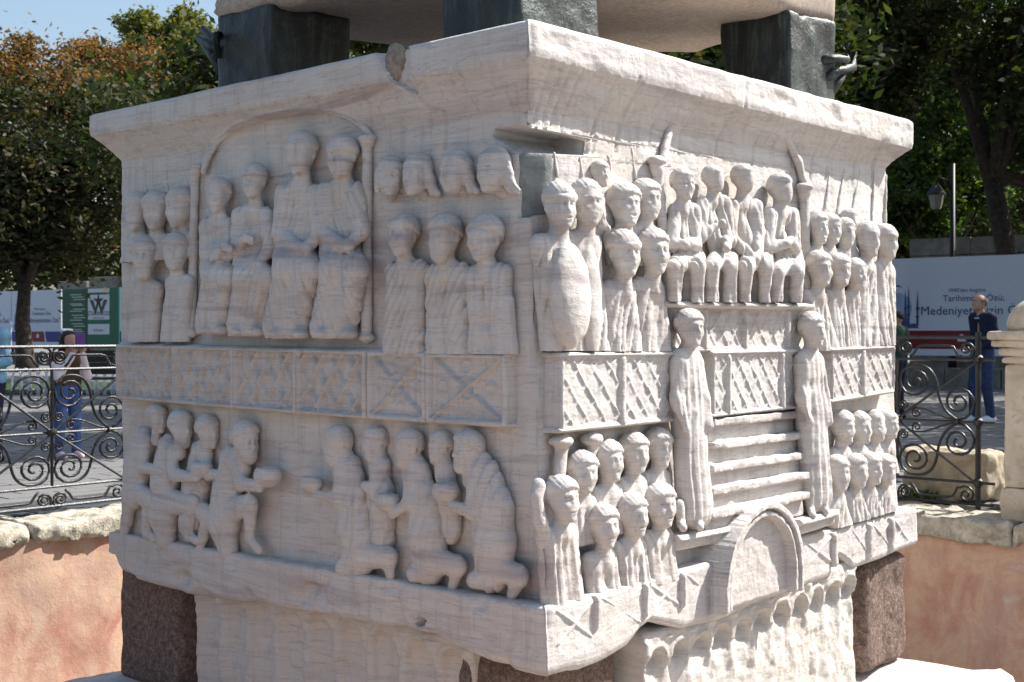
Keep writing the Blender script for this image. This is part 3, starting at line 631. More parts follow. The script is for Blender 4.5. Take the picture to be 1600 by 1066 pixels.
# flight of steps and the arched doorway of the right face
for ya, yb_, dd in ((655, 690, 0.075), (692, 726, 0.095), (728, 762, 0.115), (764, 798, 0.135), (800, 836, 0.155)):
    (xa, za), (xb, _), (_, z1) = RF.pt(1120, ya, dd), RF.pt(1272, ya - 40, dd), RF.pt(1120, yb_ + 6, dd)
    f = Fig(RF); zt = za - .018; f.S.box(((xa + xb) / 2, dd / 2 - .01, za - .017), ((xb - xa) / 2, dd / 2 + .012, .017), .002)
    f.S.box(((xa + xb) / 2, dd / 2 - .04, (za + z1) / 2), ((xb - xa) / 2, dd / 2, (za - z1) / 2), .006); f.build('stair_step', PED, 0.0022, h=.0068)
def archdoor(s, t, W, H):
    u = (s - W / 2); R = W / 2 - 0.008; inside = np.where(t < R + 0.008, np.hypot(u, t - R - 0.008), np.abs(u))
    r = np.where(inside < R, 0.0, -0.20); r = r + 0.028 * ((inside < R) & (inside > R - 0.028)) - 0.014 * ((inside < R - 0.030) & (inside > R - 0.040)) + 0.018 * ((inside < R - 0.042) & (inside > R - 0.062))
    return r - 0.03 * (inside < R - 0.064)
panel('arched_door', RF, [(1126, 803), (1250, 765), (1250, 922), (1126, 962)], archdoor, 0.15, 0.0045)
panel('landing', RF, [(1056, 838), (1140, 822), (1140, 846), (1056, 862)], lambda s, t, W, H: 0.025 * (t < H * 0.4), 0.10)
panel('landing', RF, [(1246, 812), (1306, 796), (1306, 820), (1246, 838)], lambda s, t, W, H: 0.025 * (t < H * 0.4), 0.12)

# ------------------------------------------------------------------ figures of the shaded left face
def column(face, pts, r, cap_h=14, base=True, rim=None):
    f = Fig(face); (x0, y0), (x1, y1) = pts
    f.limb([(x0, y0, 0.03, r), (x1, y1, 0.03, r * 1.1)], 0.01)
    f.blob(x0, y0, 0.035, r * 1.5, r * 1.4, cap_h * 0.6); f.blob(x0, y0 - cap_h * 0.5, 0.04, r * 2.0, r * 1.8, cap_h * 0.35)
    if base: f.blob(x1, y1, 0.035, r * 1.8, r * 1.6, cap_h * 0.5)
    return f.build('column', PED)
column(LF, ((303, 268), (297, 520)), 8); column(LF, ((572, 222), (571, 528)), 9)
f = Fig(LF); f.limb([(px, py, 0.035 if py > 240 else 0.02, 6) for px, py in ARCH_L], 0.01); f.build('arch_moulding', PED)
def seated(face, hx, hy, hp, sy, lap, foot, kx, fx, w, yaw=0.0, style='band', hands=None, d=0.085, back=None):
    """hx, hy head; sy shoulders; lap and foot rows; kx, fx = pixel x of the two knees and of the two feet; w = half shoulder width in pixels"""
    f = Fig(face).head(hx, hy, hp, d, yaw, style); L = hp / 62.0
    fo = (0.040, random.uniform(-0.4, 0.5), 0.013, random.random() * 6)
    f.limb([(hx - w * .8, sy + 14 * L, 0.045, 11 * L), (hx, sy + 4 * L, 0.045, 14 * L), (hx + w * .8, sy + 14 * L, 0.045, 11 * L)], 0.03, 0.9, fo)
    bx = (kx[0] + kx[1]) / 2
    for sx in (-1, 1): f.limb([(hx + sx * w * .45, sy + 24 * L, 0.045, 19 * L), (bx + sx * w * .45, lap, 0.045, 23 * L)], 0.025, 0.7, fo)
    fs = (0.046, random.uniform(-0.6, 0.6), 0.014, random.random() * 6)
    for q in (0, 1):
        f.limb([(bx + (kx[q] - bx) * .6, lap - 6 * L, 0.055, 22 * L), (kx[q], lap + 12 * L, 0.12, 19 * L)], 0.03, 1, fs)
        f.limb([(kx[q], lap + 12 * L, 0.115, 19 * L), (fx[q], foot - 14 * L, 0.07, 19 * L)], 0.03, 0.9, fs)
        f.blob(fx[q], foot - 5 * L, 0.125, 10 * L, 22 * L, 7 * L)
    f.limb([(bx, lap + 20 * L, 0.08, 24 * L), (sum(fx) / 2, foot - 12 * L, 0.06, 26 * L)], 0.04, 0.8, fs)
    for q, sx in ((0, -1), (1, 1)):
        el = (hx + sx * w * 1.0, (sy + lap) / 2 + 12 * L); hd = hands[q]
        f.limb([(hx + sx * w * .82, sy + 10 * L, 0.055, 14 * L), (el[0], el[1], 0.075, 12.5 * L)], 0.02, 1, fo)
        f.limb([(el[0], el[1], 0.075, 12 * L), (hd[0], hd[1], 0.135, 8 * L)], 0.015)
        f.blob(hd[0], hd[1], 0.14, 10 * L, 9 * L, 8 * L, 0.01)
        for fi in (-1, 0, 1): f.limb([(hd[0], hd[1] + fi * 4 * L, 0.145, 3.5 * L), (hd[0] - sx * 11 * L, hd[1] + 4 * L + fi * 4.5 * L, 0.15, 2.8 * L)], 0.004)
    f.zcut = face.pt(bx, foot + 2, 0.06)[1]
    return f.build('seated_figure', PED)
seated(LF, 336, 305, 58, 345, 424, 521, (324, 346), (318, 338), 19, 0.35, 'cap', ((342, 385), (330, 398)))
seated(LF, 392, 283, 60, 328, 424, 524, (374, 406), (366, 393), 26, 0.3, 'band', ((375, 372), (394, 412)))
seated(LF, 465, 240, 72, 292, 408, 528, (440, 478), (426, 462), 31, 0.25, 'band', ((458, 386), (470, 388)))
seated(LF, 529, 245, 70, 290, 408, 528, (512, 548), (500, 536), 31, 0.2, 'band', ((524, 380), (536, 384)))
for hx, hy, hp, st, yw in ((211, 332, 62, 'cap', .45), (241, 330, 64, 'cap', 0.5), (277, 325, 66, 'cloth', 0.3)):
    Fig(LF).bust(hx, hy, hp, hy + 78, 0.05, yw, st, 0.5, td=0.025).build('guard_bust', PED)
Fig(LF).bust(221, 402, 66, 534, 0.085, .6, 'beard', 0.42, td=0.055).build('guard_figure', PED)
Fig(LF).bust(270, 394, 62, 534, 0.085, 0.55, 'cap', 0.48, td=0.055).build('guard_figure', PED)
for hx, hy, hp, yw, st in ((607, 276, 64, 0.6, 'long'), (648, 274, 67, 0.0, 'long'), (708, 270, 68, -0.15, 'long'), (767, 266, 73, -0.1, 'long')):
    Fig(LF).head(hx, hy, hp, 0.055, yw, st, neck=False).build('spectator_head', PED)
for hx, hy, hp, yw, st, bx in ((625, 368, 70, 0.15, 'cap', 628), (690, 370, 74, 0.05, 'beard', 698), (752, 372, 76, 0.0, 'cap', 768)):
    Fig(LF).bust(hx, hy, hp, 553, 0.075, yw, st, 0.60, bx=bx, td=0.045, fold=(0.042, random.uniform(-0.7, 0.2), 0.014, hx)).build('spectator_bust', PED)
# the tribute bearers of the lower register
def bowl(f, px, py, d, r): f.blob(px, py, d, r, r * 0.9, r * 0.72, 0.008); f.blob(px, py - r * 0.62, d, r * 0.78, r * 0.7, r * 0.28, 0.008, sub=True)
def bearer(hx, hy, hp, dirn, body, thigh, arms, bw=None, style='beard', d=0.07, name='kneeling_figure', foot_y=None):
    f = Fig(LF).head(hx, hy, hp, d, (1.45 if dirn > 0 else -.55), style, nod=0.15); fo = (0.05, 0.35 * dirn, 0.009, hx)
    f.limb(body, 0.03, 0.75, fo)
    for t in thigh: f.limb(t, 0.02, 0.85)
    for a in arms: f.limb(a, 0.015)
    if bw: bowl(f, *bw)
    if foot_y: f.zcut = LF.pt(hx, foot_y, 0.06)[1]
    return f.build(name, PED)
bearer(243, 654, 44, 1, [(222, 690, .04, 22), (212, 735, .04, 26), (208, 770, .045, 25)], [[(205, 765, .05, 20), (228, 782, .085, 16), (226, 832, .06, 9), (236, 842, .08, 7)], [(202, 775, .04, 19), (196, 812, .04, 11), (190, 842, .045, 8)]],
       [[(222, 690, .06, 13), (218, 730, .085, 11), (246, 738, .10, 8)]], None, 'cap', 0.055, 'tribute_bearer')
bearer(279, 668, 54, 1, [(262, 702, .045, 23), (255, 750, .045, 28), (252, 800, .05, 28), (256, 838, .05, 22)], [[(262, 785, .06, 22), (296, 788, .09, 14), (290, 836, .07, 9), (302, 846, .085, 7)]],
       [[(262, 704, .07, 13), (266, 742, .10, 11), (300, 748, .115, 8)]], (310, 732, .085, 22), 'beard', 0.065)
bearer(322, 674, 52, 1, [(312, 708, .03, 20), (304, 760, .03, 26), (296, 820, .035, 24)], [[(300, 790, .045, 20), (322, 806, .075, 14), (309, 856, .06, 8)]], [[(315, 712, .05, 12), (322, 742, .07, 10), (338, 742, .08, 8)]], None, 'cap', 0.045)
bearer(379, 688, 62, 1, [(360, 722, .05, 26), (352, 770, .05, 28), (346, 815, .055, 30), (352, 858, .055, 20)], [[(352, 800, .06, 24), (384, 788, .10, 15), (386, 840, .075, 9), (399, 860, .09, 8)]],
       [[(362, 722, .075, 14), (370, 756, .105, 12), (398, 762, .12, 9)]], (412, 744, .095, 27), 'beard', 0.07)
bearer(523, 694, 58, -1, [(541, 734, .05, 27), (548, 780, .05, 30), (552, 830, .055, 33), (556, 876, .055, 30)], [[(555, 868, .065, 26), (604, 872, .07, 15), (606, 902, .06, 8)], [(556, 885, .05, 18), (530, 890, .08, 14)]],
       [[(530, 738, .075, 14), (522, 780, .105, 11), (488, 772, .11, 8)]], (481, 756, .095, 24), 'beard', 0.07)
bearer(584, 692, 52, -1, [(592, 728, .03, 20), (594, 780, .03, 24), (596, 840, .03, 24)], [], [[(588, 730, .05, 12), (580, 766, .07, 10), (566, 760, .08, 8)]], None, 'cap', 0.04)
bearer(634, 700, 60, -1, [(648, 738, .05, 26), (658, 785, .05, 31), (664, 840, .055, 34), (668, 884, .055, 30)], [[(668, 876, .065, 26), (712, 884, .07, 15), (704, 918, .06, 9)], [(666, 894, .05, 18), (642, 898, .08, 14)]],
       [[(638, 744, .075, 14), (632, 786, .105, 11), (606, 806, .11, 8)]], (600, 784, .095, 25), 'cap', 0.07)
bearer(686, 698, 52, -1, [(694, 734, .03, 18), (700, 780, .03, 20), (704, 830, .03, 20)], [], [], None, 'cap', 0.04)
bearer(726, 702, 64, -1, [(752, 742, .05, 30), (766, 795, .05, 36), (770, 850, .055, 38), (768, 896, .055, 30)], [[(768, 886, .065, 26), (808, 900, .07, 15), (795, 934, .06, 9)], [(764, 902, .05, 18), (736, 908, .08, 14)]],
       [[(738, 752, .075, 15), (730, 800, .105, 12), (700, 792, .11, 9)]], (690, 768, .095, 26), 'beard', 0.07)

# ------------------------------------------------------------------ figures of the sunlit right face
FR = lambda: (0.042, random.uniform(-0.25, 0.25), 0.010, random.random() * 6)
def guard(hx, hy, hp, by, d=0.09, bx=None, shield=None, st='cap', w=0.55, name='guard_figure', yw=None, td=None):
    yw = random.uniform(-.4, -.1) if yw is None else yw
    f = Fig(RF).bust(hx, hy, hp, by, d, yw, st, w, bx=bx, td=td, fold=FR())
    if shield: f.blob(*shield, 0.012)
    return f.build(name, PED)
Fig(RF).head(940, 272, 46, 0.03, -.2, 'cap', neck=False).build('spectator_head', PED)
guard(921, 318, 82, 548, 0.085, 923, (928, 470, .10, 24, 16, 88), 'long', 0.5)
guard(880, 322, 84, 548, 0.095, 884, (897, 462, .12, 46, 26, 84), 'band', 0.62)
for hx, hy, hp in ((1012, 312, 72), (979, 320, 76)): guard(hx, hy, hp, hy + 95, 0.055, None, None, 'cap', 0.5, 'guard_bust', random.uniform(-.4, -.1), 0.03)
guard(1026, 393, 80, 549, 0.10, 1022, None, 'cap', 0.5); guard(981, 396, 82, 549, 0.11, 975, None, 'band', 0.52)
column(RF, ((1028, 262), (1047, 470)), 9, 22, False)
f = Fig(RF); f.limb([(1046, 205, .01, 7), (1036, 250, .03, 8)]); f.build('broken_shaft', PED); f = Fig(RF); f.limb([(1260, 296, .03, 8), (1248, 252, .025, 7), (1234, 222, .03, 6), (1214, 196, .05, 5), (1188, 178, .07, 4)]); f.build('arch_moulding', PED)
column(RF, ((1258, 300), (1260, 474)), 9, 16)
def seated_r(hx, hy, hp, sy, lap, foot, kx, hands, w, style='cap', face_on=True, broken=False, d=0.10):
    f = Fig(RF); fo = FR()
    if broken: f.head(hx, hy - 4, hp * 1.0, d * .85, 0.2, 'cap', face=False); f.blob(hx + 5, hy - hp * .30, d * 1.55, hp * .5, hp * .36, hp * .24, .012, sub=True, tilt=random.uniform(-.5, .5)); f.blob(hx + 12, hy + 2, d * 1.75, hp * .3, hp * .3, hp * .3, .01, sub=True)
    else: f.head(hx, hy, hp, d, -.25, style)
    f.limb([(hx - w * .75, sy + 13, 0.055, 10), (hx, sy + 5, .055, 12), (hx + w * .75, sy + 13, 0.055, 10)], 0.025, 0.9, fo)
    bx = sum(kx) / 2
    for sx in (-1, 1): f.limb([(hx + sx * w * .5, sy + 24, .05, 15), (bx + sx * w * .4, lap - 4, .05, 17)], .025, .75, fo)
    for k in kx:
        f.limb([(bx + (k - bx) * .6, lap - 2, .06, 16), (k, lap + 8, .145, 13)], .015, 1, fo); f.limb([(k, lap + 8, .142, 13), (k - 3, foot - 10, .115, 10.5), (k - 2, foot + 4, .12, 10)], .012, 1, fo); f.limb([(bx, lap + 6, .06, 15), (bx, foot, .05, 15)], .02, .8)
    for q, sx in ((0, -1), (1, 1)):
        el = (hx + sx * w * .95, sy + 62); f.limb([(hx + sx * w * .8, sy + 10, .065, 12), (*el, .085, 11), (*hands[q], .145, 7)], .012, 1, fo); f.blob(*hands[q], .15, 8, 8, 7)
    f.zcut = RF.pt(bx, foot, .1)[1]
    return f.build('seated_figure', PED)
seated_r(1073, 288, 56, 320, 408, 474, (1062, 1098), ((1078, 382), (1084, 378)), 19)
seated_r(1119, 284, 48, 308, 406, 474, (1120, 1148), ((1136, 348), (1142, 388)), 22, broken=True)
seated_r(1166, 284, 52, 312, 408, 474, (1172, 1203), ((1188, 404), (1194, 398)), 23, broken=True)
seated_r(1224, 300, 56, 326, 416, 474, (1221, 1252), ((1236, 380), (1242, 376)), 22, broken=True)
for hx, hy, hp in ((1330, 345, 42), (1323, 364, 52), (1300, 358, 54), (1279, 356, 58)): guard(hx, hy, hp, hy + 66, 0.055, None, None, 'cap', 0.5, 'guard_bust', random.uniform(-.4, -.1), 0.03)
guard(1387, 378, 62, 540, 0.085, 1382, None, 'band', 0.5, td=0.06); guard(1359, 374, 62, 542, 0.095, 1357, None, 'band', 0.55, td=0.06)
guard(1340, 428, 54, 546, 0.085, 1337, None, 'cap', 0.45); guard(1315, 422, 58, 547, 0.095, 1316, None, 'cap', 0.5); guard(1285, 420, 62, 548, 0.105, 1294, None, 'cap', 0.55)
# two tall attendants in front of the balustrades
def attendant(hx, hy, hp, by, bx, feet):
    f = Fig(RF).bust(hx, hy, hp, by, 0.14, -0.2, 'cap', 0.44, (0.05, 0.05, 0.009, hx), bx, td=0.115)
    H, (x, _, z) = f.H, f.hc
    f.S.cap((x - 0.02, 0.10, z - 1.1 * H), (RF.pt(bx, by, .11)[0], 0.105, RF.pt(bx, by, .11)[1]), 0.40 * H, 0.47 * H, 0.06, 0.75, (0.05, 0.05, 0.009, hx))
    for sx in (-1, 1): f.S.chain([((x + sx * 0.42 * H, .12, z - .9 * H), .17 * H), ((x + sx * 0.62 * H, .13, z - 1.8 * H), .15 * H), ((x + sx * 0.55 * H, .17, z - 2.5 * H), .10 * H)], .03, 1, (0.04, 0.0, 0.006))
    z0 = f.zcut
    for px, py in feet: f.limb([(px - 2, by - 6, .12, 9), (px, py - 8, .12, 8), (px + 6, py, .165, 7)], .01)
    f.S.box((x, -0.3, z0), (0.5, 0.01, 0.01), sub=True) if False else None
    f.zcut = RF.pt(bx, max(p[1] for p in feet) + 8, .12)[1]
    return f.build('attendant_figure', PED)
attendant(1085, 513, 66, 795, 1094, ((1070, 826), (1096, 824))); attendant(1276, 516, 62, 774, 1283, ((1272, 806), (1292, 800)))
# crowd below, left and right of the steps
for hx, hy, hp, by in ((1033, 700, 68, 800), (994, 708, 70, 820), (954, 720, 72, 835), (914, 738, 72, 850)): Fig(RF).bust(hx, hy, hp, by, 0.065, random.uniform(-.45, -.1), 'cap', 0.52, FR(), hx - 3, td=0.04).build('spectator_bust', PED)
for hx, hy, hp, by in ((1037, 790, 76, 908), (994, 805, 76, 920), (949, 822, 76, 931), (885, 780, 80, 940)): Fig(RF).bust(hx, hy, hp, by, 0.105, random.uniform(-.45, -.1), 'cap', 0.55, FR(), hx - 1, td=0.07).build('spectator_bust', PED)
f = Fig(RF); f.limb([(862, 860, .07, 15), (848, 815, .08, 12), (842, 775, .08, 10), (846, 760, .08, 12)], .015); f.build('raised_arm', PED)
for x, y, b in ((880, 690, 745), (928, 687, 712)):
    f = Fig(RF); f.limb([(x, y + 10, .05, 12), (x - 4, b, .05, 10)]); f.blob(x, y, .06, 22, 20, 11, .01, ('hair', .003, 9)); f.build('capital', PED)
for hx, hy, hp, by in ((1390, 664, 50, 740), (1370, 666, 54, 745), (1346, 668, 56, 750), (1320, 668, 58, 760)): Fig(RF).bust(hx, hy, hp, by, 0.065, random.uniform(-.45, -.1), 'cap', 0.5, FR(), td=0.04).build('spectator_bust', PED)
for hx, hy, hp, by in ((1387, 734, 54, 800), (1365, 732, 56, 806), (1342, 736, 58, 813), (1314, 740, 62, 822)): Fig(RF).bust(hx, hy, hp, by, 0.105, random.uniform(-.45, -.1), 'cap', 0.52, FR(), hx + 2, td=0.07).build('spectator_bust', PED)
# spears carved behind the guards
for face, pts in ((LF, ((225, 250, 228, 300), (258, 250, 262, 300), (282, 245, 296, 300))), (RF, ((866, 240, 871, 276), (905, 245, 912, 285), (950, 245, 962, 300), (985, 225, 995, 290), (1296, 262, 1290, 325), (1319, 265, 1308, 335), (1343, 268, 1332, 330), (1366, 270, 1362, 345), (1384, 275, 1383, 350)))):
    for x0, y0, x1, y1 in pts: Fig(face).limb([(x0, y0, -.004, 2.6), (x1, y1, .004, 3.2)]).build('spear_shaft', PED, h=0.005)
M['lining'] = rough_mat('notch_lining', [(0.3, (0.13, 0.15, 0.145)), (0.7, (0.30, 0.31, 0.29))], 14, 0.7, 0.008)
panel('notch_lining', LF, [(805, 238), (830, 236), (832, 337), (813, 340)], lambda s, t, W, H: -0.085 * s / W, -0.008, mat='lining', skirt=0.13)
f = Fig(LF); f.blob(617, 100, .075, 24, 12, 34, .02, tilt=0.35); f.S.ops[-1] = f.S.ops[-1][:6] + ((0.03, 0.4, 0.006),) + f.S.ops[-1][7:]
V, Q = f.S.net(0.006, dmin=0.0, wear=0.004); add('mortar_patch', mesh_np('mortar_patch', LF.world(V[:, 0], V[:, 1], V[:, 2]), Q), M['mortar'], PED)

# ------------------------------------------------------------------ what carries the block: granite cubes, fluted drum block, slabs
def uv(u, v, z=0.0): return BC + BU * u + BV * v + np.array([0, 0, z])
def rough_box(name, lo, hi, mat, h, wear, rnd=0.03, parent=None, fr=3.0, zf=None, **kw):
    """a worn box in (u, v, z) coordinates of the monument"""
    lo, hi = np.array(lo, float), np.array(hi, float); S = Sdf().box((lo + hi) / 2, (hi - lo) / 2, rnd)
    a, b = S.lo - 0.05, S.hi + 0.05; n = ((b - a) / h).astype(int) + 2
    X = (a[0] + h * np.arange(n[0]))[:, None, None]; Y = (a[1] + h * np.arange(n[1]))[None, :, None]; Z = (a[2] + h * np.arange(n[2]))[None, None, :]
    F = S.field(X, Y, Z); near = np.abs(F) < 4 * h + wear * 2; XX, YY, ZZ = np.broadcast_arrays(X, Y, Z)
    F[near] += wear * fbm(XX[near] * fr + lo[0] * 3, YY[near] * fr, ZZ[near] * fr, 4)
    V, Q = surf_net(F, a, h)
    if zf: V[:, 2] += zf(V)
    W = BC + V[:, :1] * BU + V[:, 1:2] * BV + V[:, 2:] * np.array([0, 0, 1.0])
    if parent is None:
        c = (lo + hi) / 2; base = uv(c[0], c[1], lo[2]); o = add(name, mesh_np(name, W - base, Q), mat, None, **kw); o.location = base; return o
    return add(name, mesh_np(name, W, Q), mat, parent, **kw)
ZS = -0.56                                                            # top of the slab under the cubes
G4 = 'red granite corner cubes'
for (ulo, uhi, vlo, vhi, zt), lb in (((0.02, 0.50, 0.02, 0.47, -0.005), 'rough red granite cube under the corner between shaded and sunlit faces'),
                             ((0.03, 0.52, LEN_L - 0.45, LEN_L + 0.09, 0.05), 'dark red granite cube under the far end of the shaded face'),
                             ((LEN_R - 0.47, LEN_R + 0.05, -0.03, 0.45, 0.03), 'sunlit brown granite cube under the far end of the sunlit face')):
    rough_box('granite_cube', (ulo, vlo, ZS), (uhi, vhi, zt), M['granite'], 0.015, 0.014, 0.05, fr=7, label=lb, cat='stone cube', group=G4)
FL = empty('fluted_block', tuple(uv(LEN_R / 2, LEN_L / 2, ZS)), label='fluted white marble block squeezed under the carved pedestal between granite cubes', cat='stone block')
MB().box(uv(LEN_R / 2, LEN_L / 2, -0.30), (LEN_R / 2 - 0.16, LEN_L / 2 - 0.12, 0.25), Matrix(((BU[0], BV[0], 0), (BU[1], BV[1], 0), (0, 0, 1)))).build('core', M['marble_low'], FL)
def flutes(n, dep, fade, top):
    def fn(s, t, W, H):
        p = W / n; u = ((s / p) % 1 - 0.5) * p; R = p * 0.40; t0 = top + R
        q = np.where(t < t0, np.hypot(u, t - t0), np.abs(u)); g = np.sqrt(np.clip(1 - (q / R) ** 2, 0, 1)); f = np.exp(-np.clip(t - t0, 0, 9) / fade)
        arc = np.exp(-((q - R * 1.12) / 0.010) ** 2) * (t < t0 + 0.02)
        tuft = np.clip(np.sin(s * 2 * math.pi / p + 1.6) * np.sin(t * 55), 0, 1) * (t < top) * (t > 0.03)
        return 0.018 * sstep(t0 + .02, top * .6, t) + 0.010 * arc + 0.012 * tuft - dep * g * (0.06 + 0.94 * f) + 0.008 * fbm(s * 16, t * 16, 0 * s, 3)
    return fn
def panel_xz(name, face, x0, x1, z1a, z1b, z0, fn, d0, parent):
    q = [proj(face.world(x, d0, z)) for x, z in ((x0, z1a), (x1, z1b), (x1, z0), (x0, z0))]
    return panel(name, face, [(float(a), float(b)) for a, b in q], fn, d0, 0.009, parent, 'marble_low', 0.25)
xr0, xr1 = RF.pt(1000, 1010, 0.05)[0], RF.pt(1335, 900, 0.05)[0]
panel_xz('fluted_face', RF, xr0 + 0.02, xr1, 0.025, 0.085, ZS, flutes(11, 0.055, 0.05, 0.07), 0.045, FL)
panel_xz('fluted_face', LF, LF.pt(304, 960)[0], LF.pt(742, 1040)[0], 0.10, 0.04, ZS, flutes(9, 0.05, 0.6, 0.05), -0.005, FL)
rough_box('base_slab', (-0.35, -0.62, ZS - 0.32), (LEN_R + 0.12, LEN_L + 0.28, ZS), M['marble_low'], 0.045, 0.03, 0.07, label='wide white marble slab carrying the granite cubes, its edge worn round', cat='stone slab')
rough_box('lower_step', (-0.75, -1.0, -1.45), (LEN_R + 0.6, LEN_L + 0.7, ZS - 0.32), M['marble_low'], 0.09, 0.03, 0.1, label='lowest marble step at the bottom of the pit', cat='stone slab')

# ------------------------------------------------------------------ bronze cubes and the obelisk's foot
FO = np.array([0.03, 5.15, 0.0]); fu, fv = float((FO - BC) @ BU), float((FO - BC) @ BV)
OU, OV, CU, CV, ZO = 2.74, 2.02, 0.53, 0.43, 2.83
TILT = lambda V: 0.055 * (V[:, 0] - fu) * np.clip((V[:, 2] - 2.36) / 0.47, 0, 1)
BRG = 'bronze cubes under the obelisk'
bz = lambda u, v: 2.36
for (u, v), lb in (((0, 0), 'green-black bronze cube above the corner of the carved block'), ((0, OV - CV), 'blue-black bronze cube with forked hooks above the shaded face end'),
                   ((OU - CU, 0), 'glossy bronze cube with hooks above the sunlit face end'), ((OU - CU, OV - CV), 'bronze cube at the back, hidden behind the front one')):
    a = (fu + u, fv + v, 2.36); b = (fu + u + CU, fv + v + CV, ZO + 0.02); c = uv((a[0] + b[0]) / 2, (a[1] + b[1]) / 2, 2.36)
    r = empty('bronze_cube', tuple(c), label=lb, cat='bronze cube', group=BRG)
    rough_box('cube_body', a, b, M['bronze'], 0.018, 0.012, 0.02, r, 8, TILT)
    hooks = []
    if v > 0 and u == 0:                                             # forked cramps sticking out at the outer edges
        k = uv(a[0] + 0.04, b[1], 2.72)
        hooks = [[k, k + 0.08 * BV + (0, 0, .03), k + 0.17 * BV + (0, 0, .10)], [k + (0, 0, -.03), k + 0.10 * BV + (0, 0, -.0), k + 0.21 * BV + (0, 0, .06)], [k + (0, 0, -.16), k + 0.08 * BV + (0, 0, -.06), k + 0.19 * BV + (0, 0, .05)],
                 [k - 0.02 * BV + (0, 0, -.08) - 0.05 * BU, k - 0.07 * BV - .08 * BU + (0, 0, .02), k + 0.02 * BV + (0, 0, .02) - 0.03 * BU]]
    if u > 0 and v == 0:
        k = uv(b[0], a[1] + 0.03, 2.76)
        hooks = [[k - .16 * BU - 0.0 * BV, k - .06 * BU - .06 * BV + (0, 0, .02), k + .04 * BU - .07 * BV + (0, 0, .03), k + .045 * BU - .07 * BV + (0, 0, .12)],
                 [k - .12 * BU - .0 * BV + (0, 0, -.10), k - .02 * BU - .06 * BV + (0, 0, -.04), k + .14 * BU - .06 * BV + (0, 0, .0), k + .15 * BU - .06 * BV + (0, 0, .09)], [k - .02 * BU + (0, 0, -.16), k + .05 * BU - .05 * BV + (0, 0, -.05)]]
    for h in hooks: MB().tube(h, [0.030] + [0.026] * (len(h) - 2) + [0.019], 8).build('hook', M['bronze'], r, True)
rough_box('obelisk', (fu + 0.01, fv + 0.0, ZO), (fu + OU + 0.03, fv + OV + 0.03, ZO + 2.6), M['pink_granite'], 0.05, 0.018, 0.03, fr=4, zf=TILT, label='foot of a pink granite obelisk standing on four bronze cubes', cat='obelisk')

# ------------------------------------------------------------------ the pit, its walls, the plaza
def uvof(P): return float((P - BC) @ BU), float((P - BC) @ BV)
VF = uvof(ground(90, 798))[1]; UF = uvof(ground(1460, 790))[0]         # fence lines
VI, UI = VF - 0.42, UF - 0.40                                         # inner faces of the walls
NU, NV, PZ = -2.45, -2.45, -1.45
def quadmesh(name, pts, mat, **kw): return add(name, mesh_np(name, [np.array(p) for p in pts], [[0, 1, 2, 3]], False), mat, None, **kw)
quadmesh('pit_floor', [uv(NU, NV, PZ), uv(UI + .1, NV, PZ), uv(UI + .1, VI + .1, PZ), uv(NU, VI + .1, PZ)], M['pitfloor'], kind='structure')
B_ = 260.0; zp = -0.045
ring = [(NU - 0.4, NV - 0.4), (UF + 0.12, NV - 0.4), (UF + 0.12, VF + 0.12), (NU - 0.4, VF + 0.12)]; outr = [(-B_, -B_), (B_, -B_), (B_, B_), (-B_, B_)]
V = [uv(*p, zp) for p in ring] + [uv(*p, zp) for p in outr]
plaza = add('plaza', mesh_np('plaza', V, [[0, 4, 5, 1], [1, 5, 6, 2], [2, 6, 7, 3], [3, 7, 4, 0]], False), M['joint'], None, kind='structure')
# far paving: a material-only sheet beyond the stones that can be told apart
def plaster(name, P0, P1, nrm, label):
    r = empty(name, tuple((np.array(P0) + P1) / 2 + (0, 0, PZ)), label=label, cat='wall')
    L = np.linalg.norm(np.array(P1) - P0); n, m = int(L / 0.05), 30; s, t = np.meshgrid(np.linspace(0, 1, n), np.linspace(0, 1, m))
    P = np.array(P0) + (np.array(P1) - P0) * s[..., None]; P[..., 2] = PZ + t * (-0.10 - PZ)
    P = P + nrm * (0.016 * fbm(P[..., 0] * 2.5, P[..., 1] * 2.5, P[..., 2] * 2.5, 4))[..., None]
    I = np.arange(n * m).reshape(m, n); Q = np.stack([I[:-1, :-1], I[:-1, 1:], I[1:, 1:], I[1:, :-1]], -1).reshape(-1, 4)
    add('plaster', mesh_np('plaster', P.reshape(-1, 3), Q), M['plaster'], r); return r
WL = plaster('pit_wall', uv(NU, VI), uv(UI, VI), -BV, 'sunlit salmon-pink plastered pit wall under the fence by the girl')
WR = plaster('pit_wall', uv(UI, VI), uv(UI, NV), -BU, 'shaded dull red plastered pit wall under the pillar')
for w, seq in ((WL, np.arange(NU - .35, UF + .1, 1.13)), (WR, np.arange(VF - .0, NV, -1.05))):
    for q, s0 in enumerate(seq):
        l = (1.12 if w is WL else 1.04); dz = rng.uniform(-.012, .006)
        if w is WL: lo, hi = (s0, VI - 0.06 + rng.uniform(-.03, .02), -0.14), (s0 + l, VF + 0.10, 0.0 + dz)
        else: lo, hi = (UI - 0.06 + rng.uniform(-.03, .02), s0 - l, -0.16), (UF + 0.10, s0, 0.0 + dz)
        rough_box('coping_stone', lo, hi, M['coping'], 0.028 if (0 < proj(uv(*((lo[:2]))))[0] < 1600 or 0 < proj(uv(hi[0], hi[1]))[0] < 1600) else 0.06, 0.020, 0.008, w, 12)
bc_r = empty('shade_strip', tuple(uv(0, VF + .4)), label='dark bluish strip along the fence behind the coping, shade put into its colour', cat='shade strip')  # added strip; its dark bluish colour stands in for shade behind the coping
for q in range(12): MB().box(uv(NU + .5 + q * 0.82, VF + .40, -.055), (.40, .27, .035), Matrix.Rotation(math.atan2(BU[1], BU[0]), 3, 'Z')).build('shade_strip_stone', M['dark_shade'], bc_r, bevel=.008)
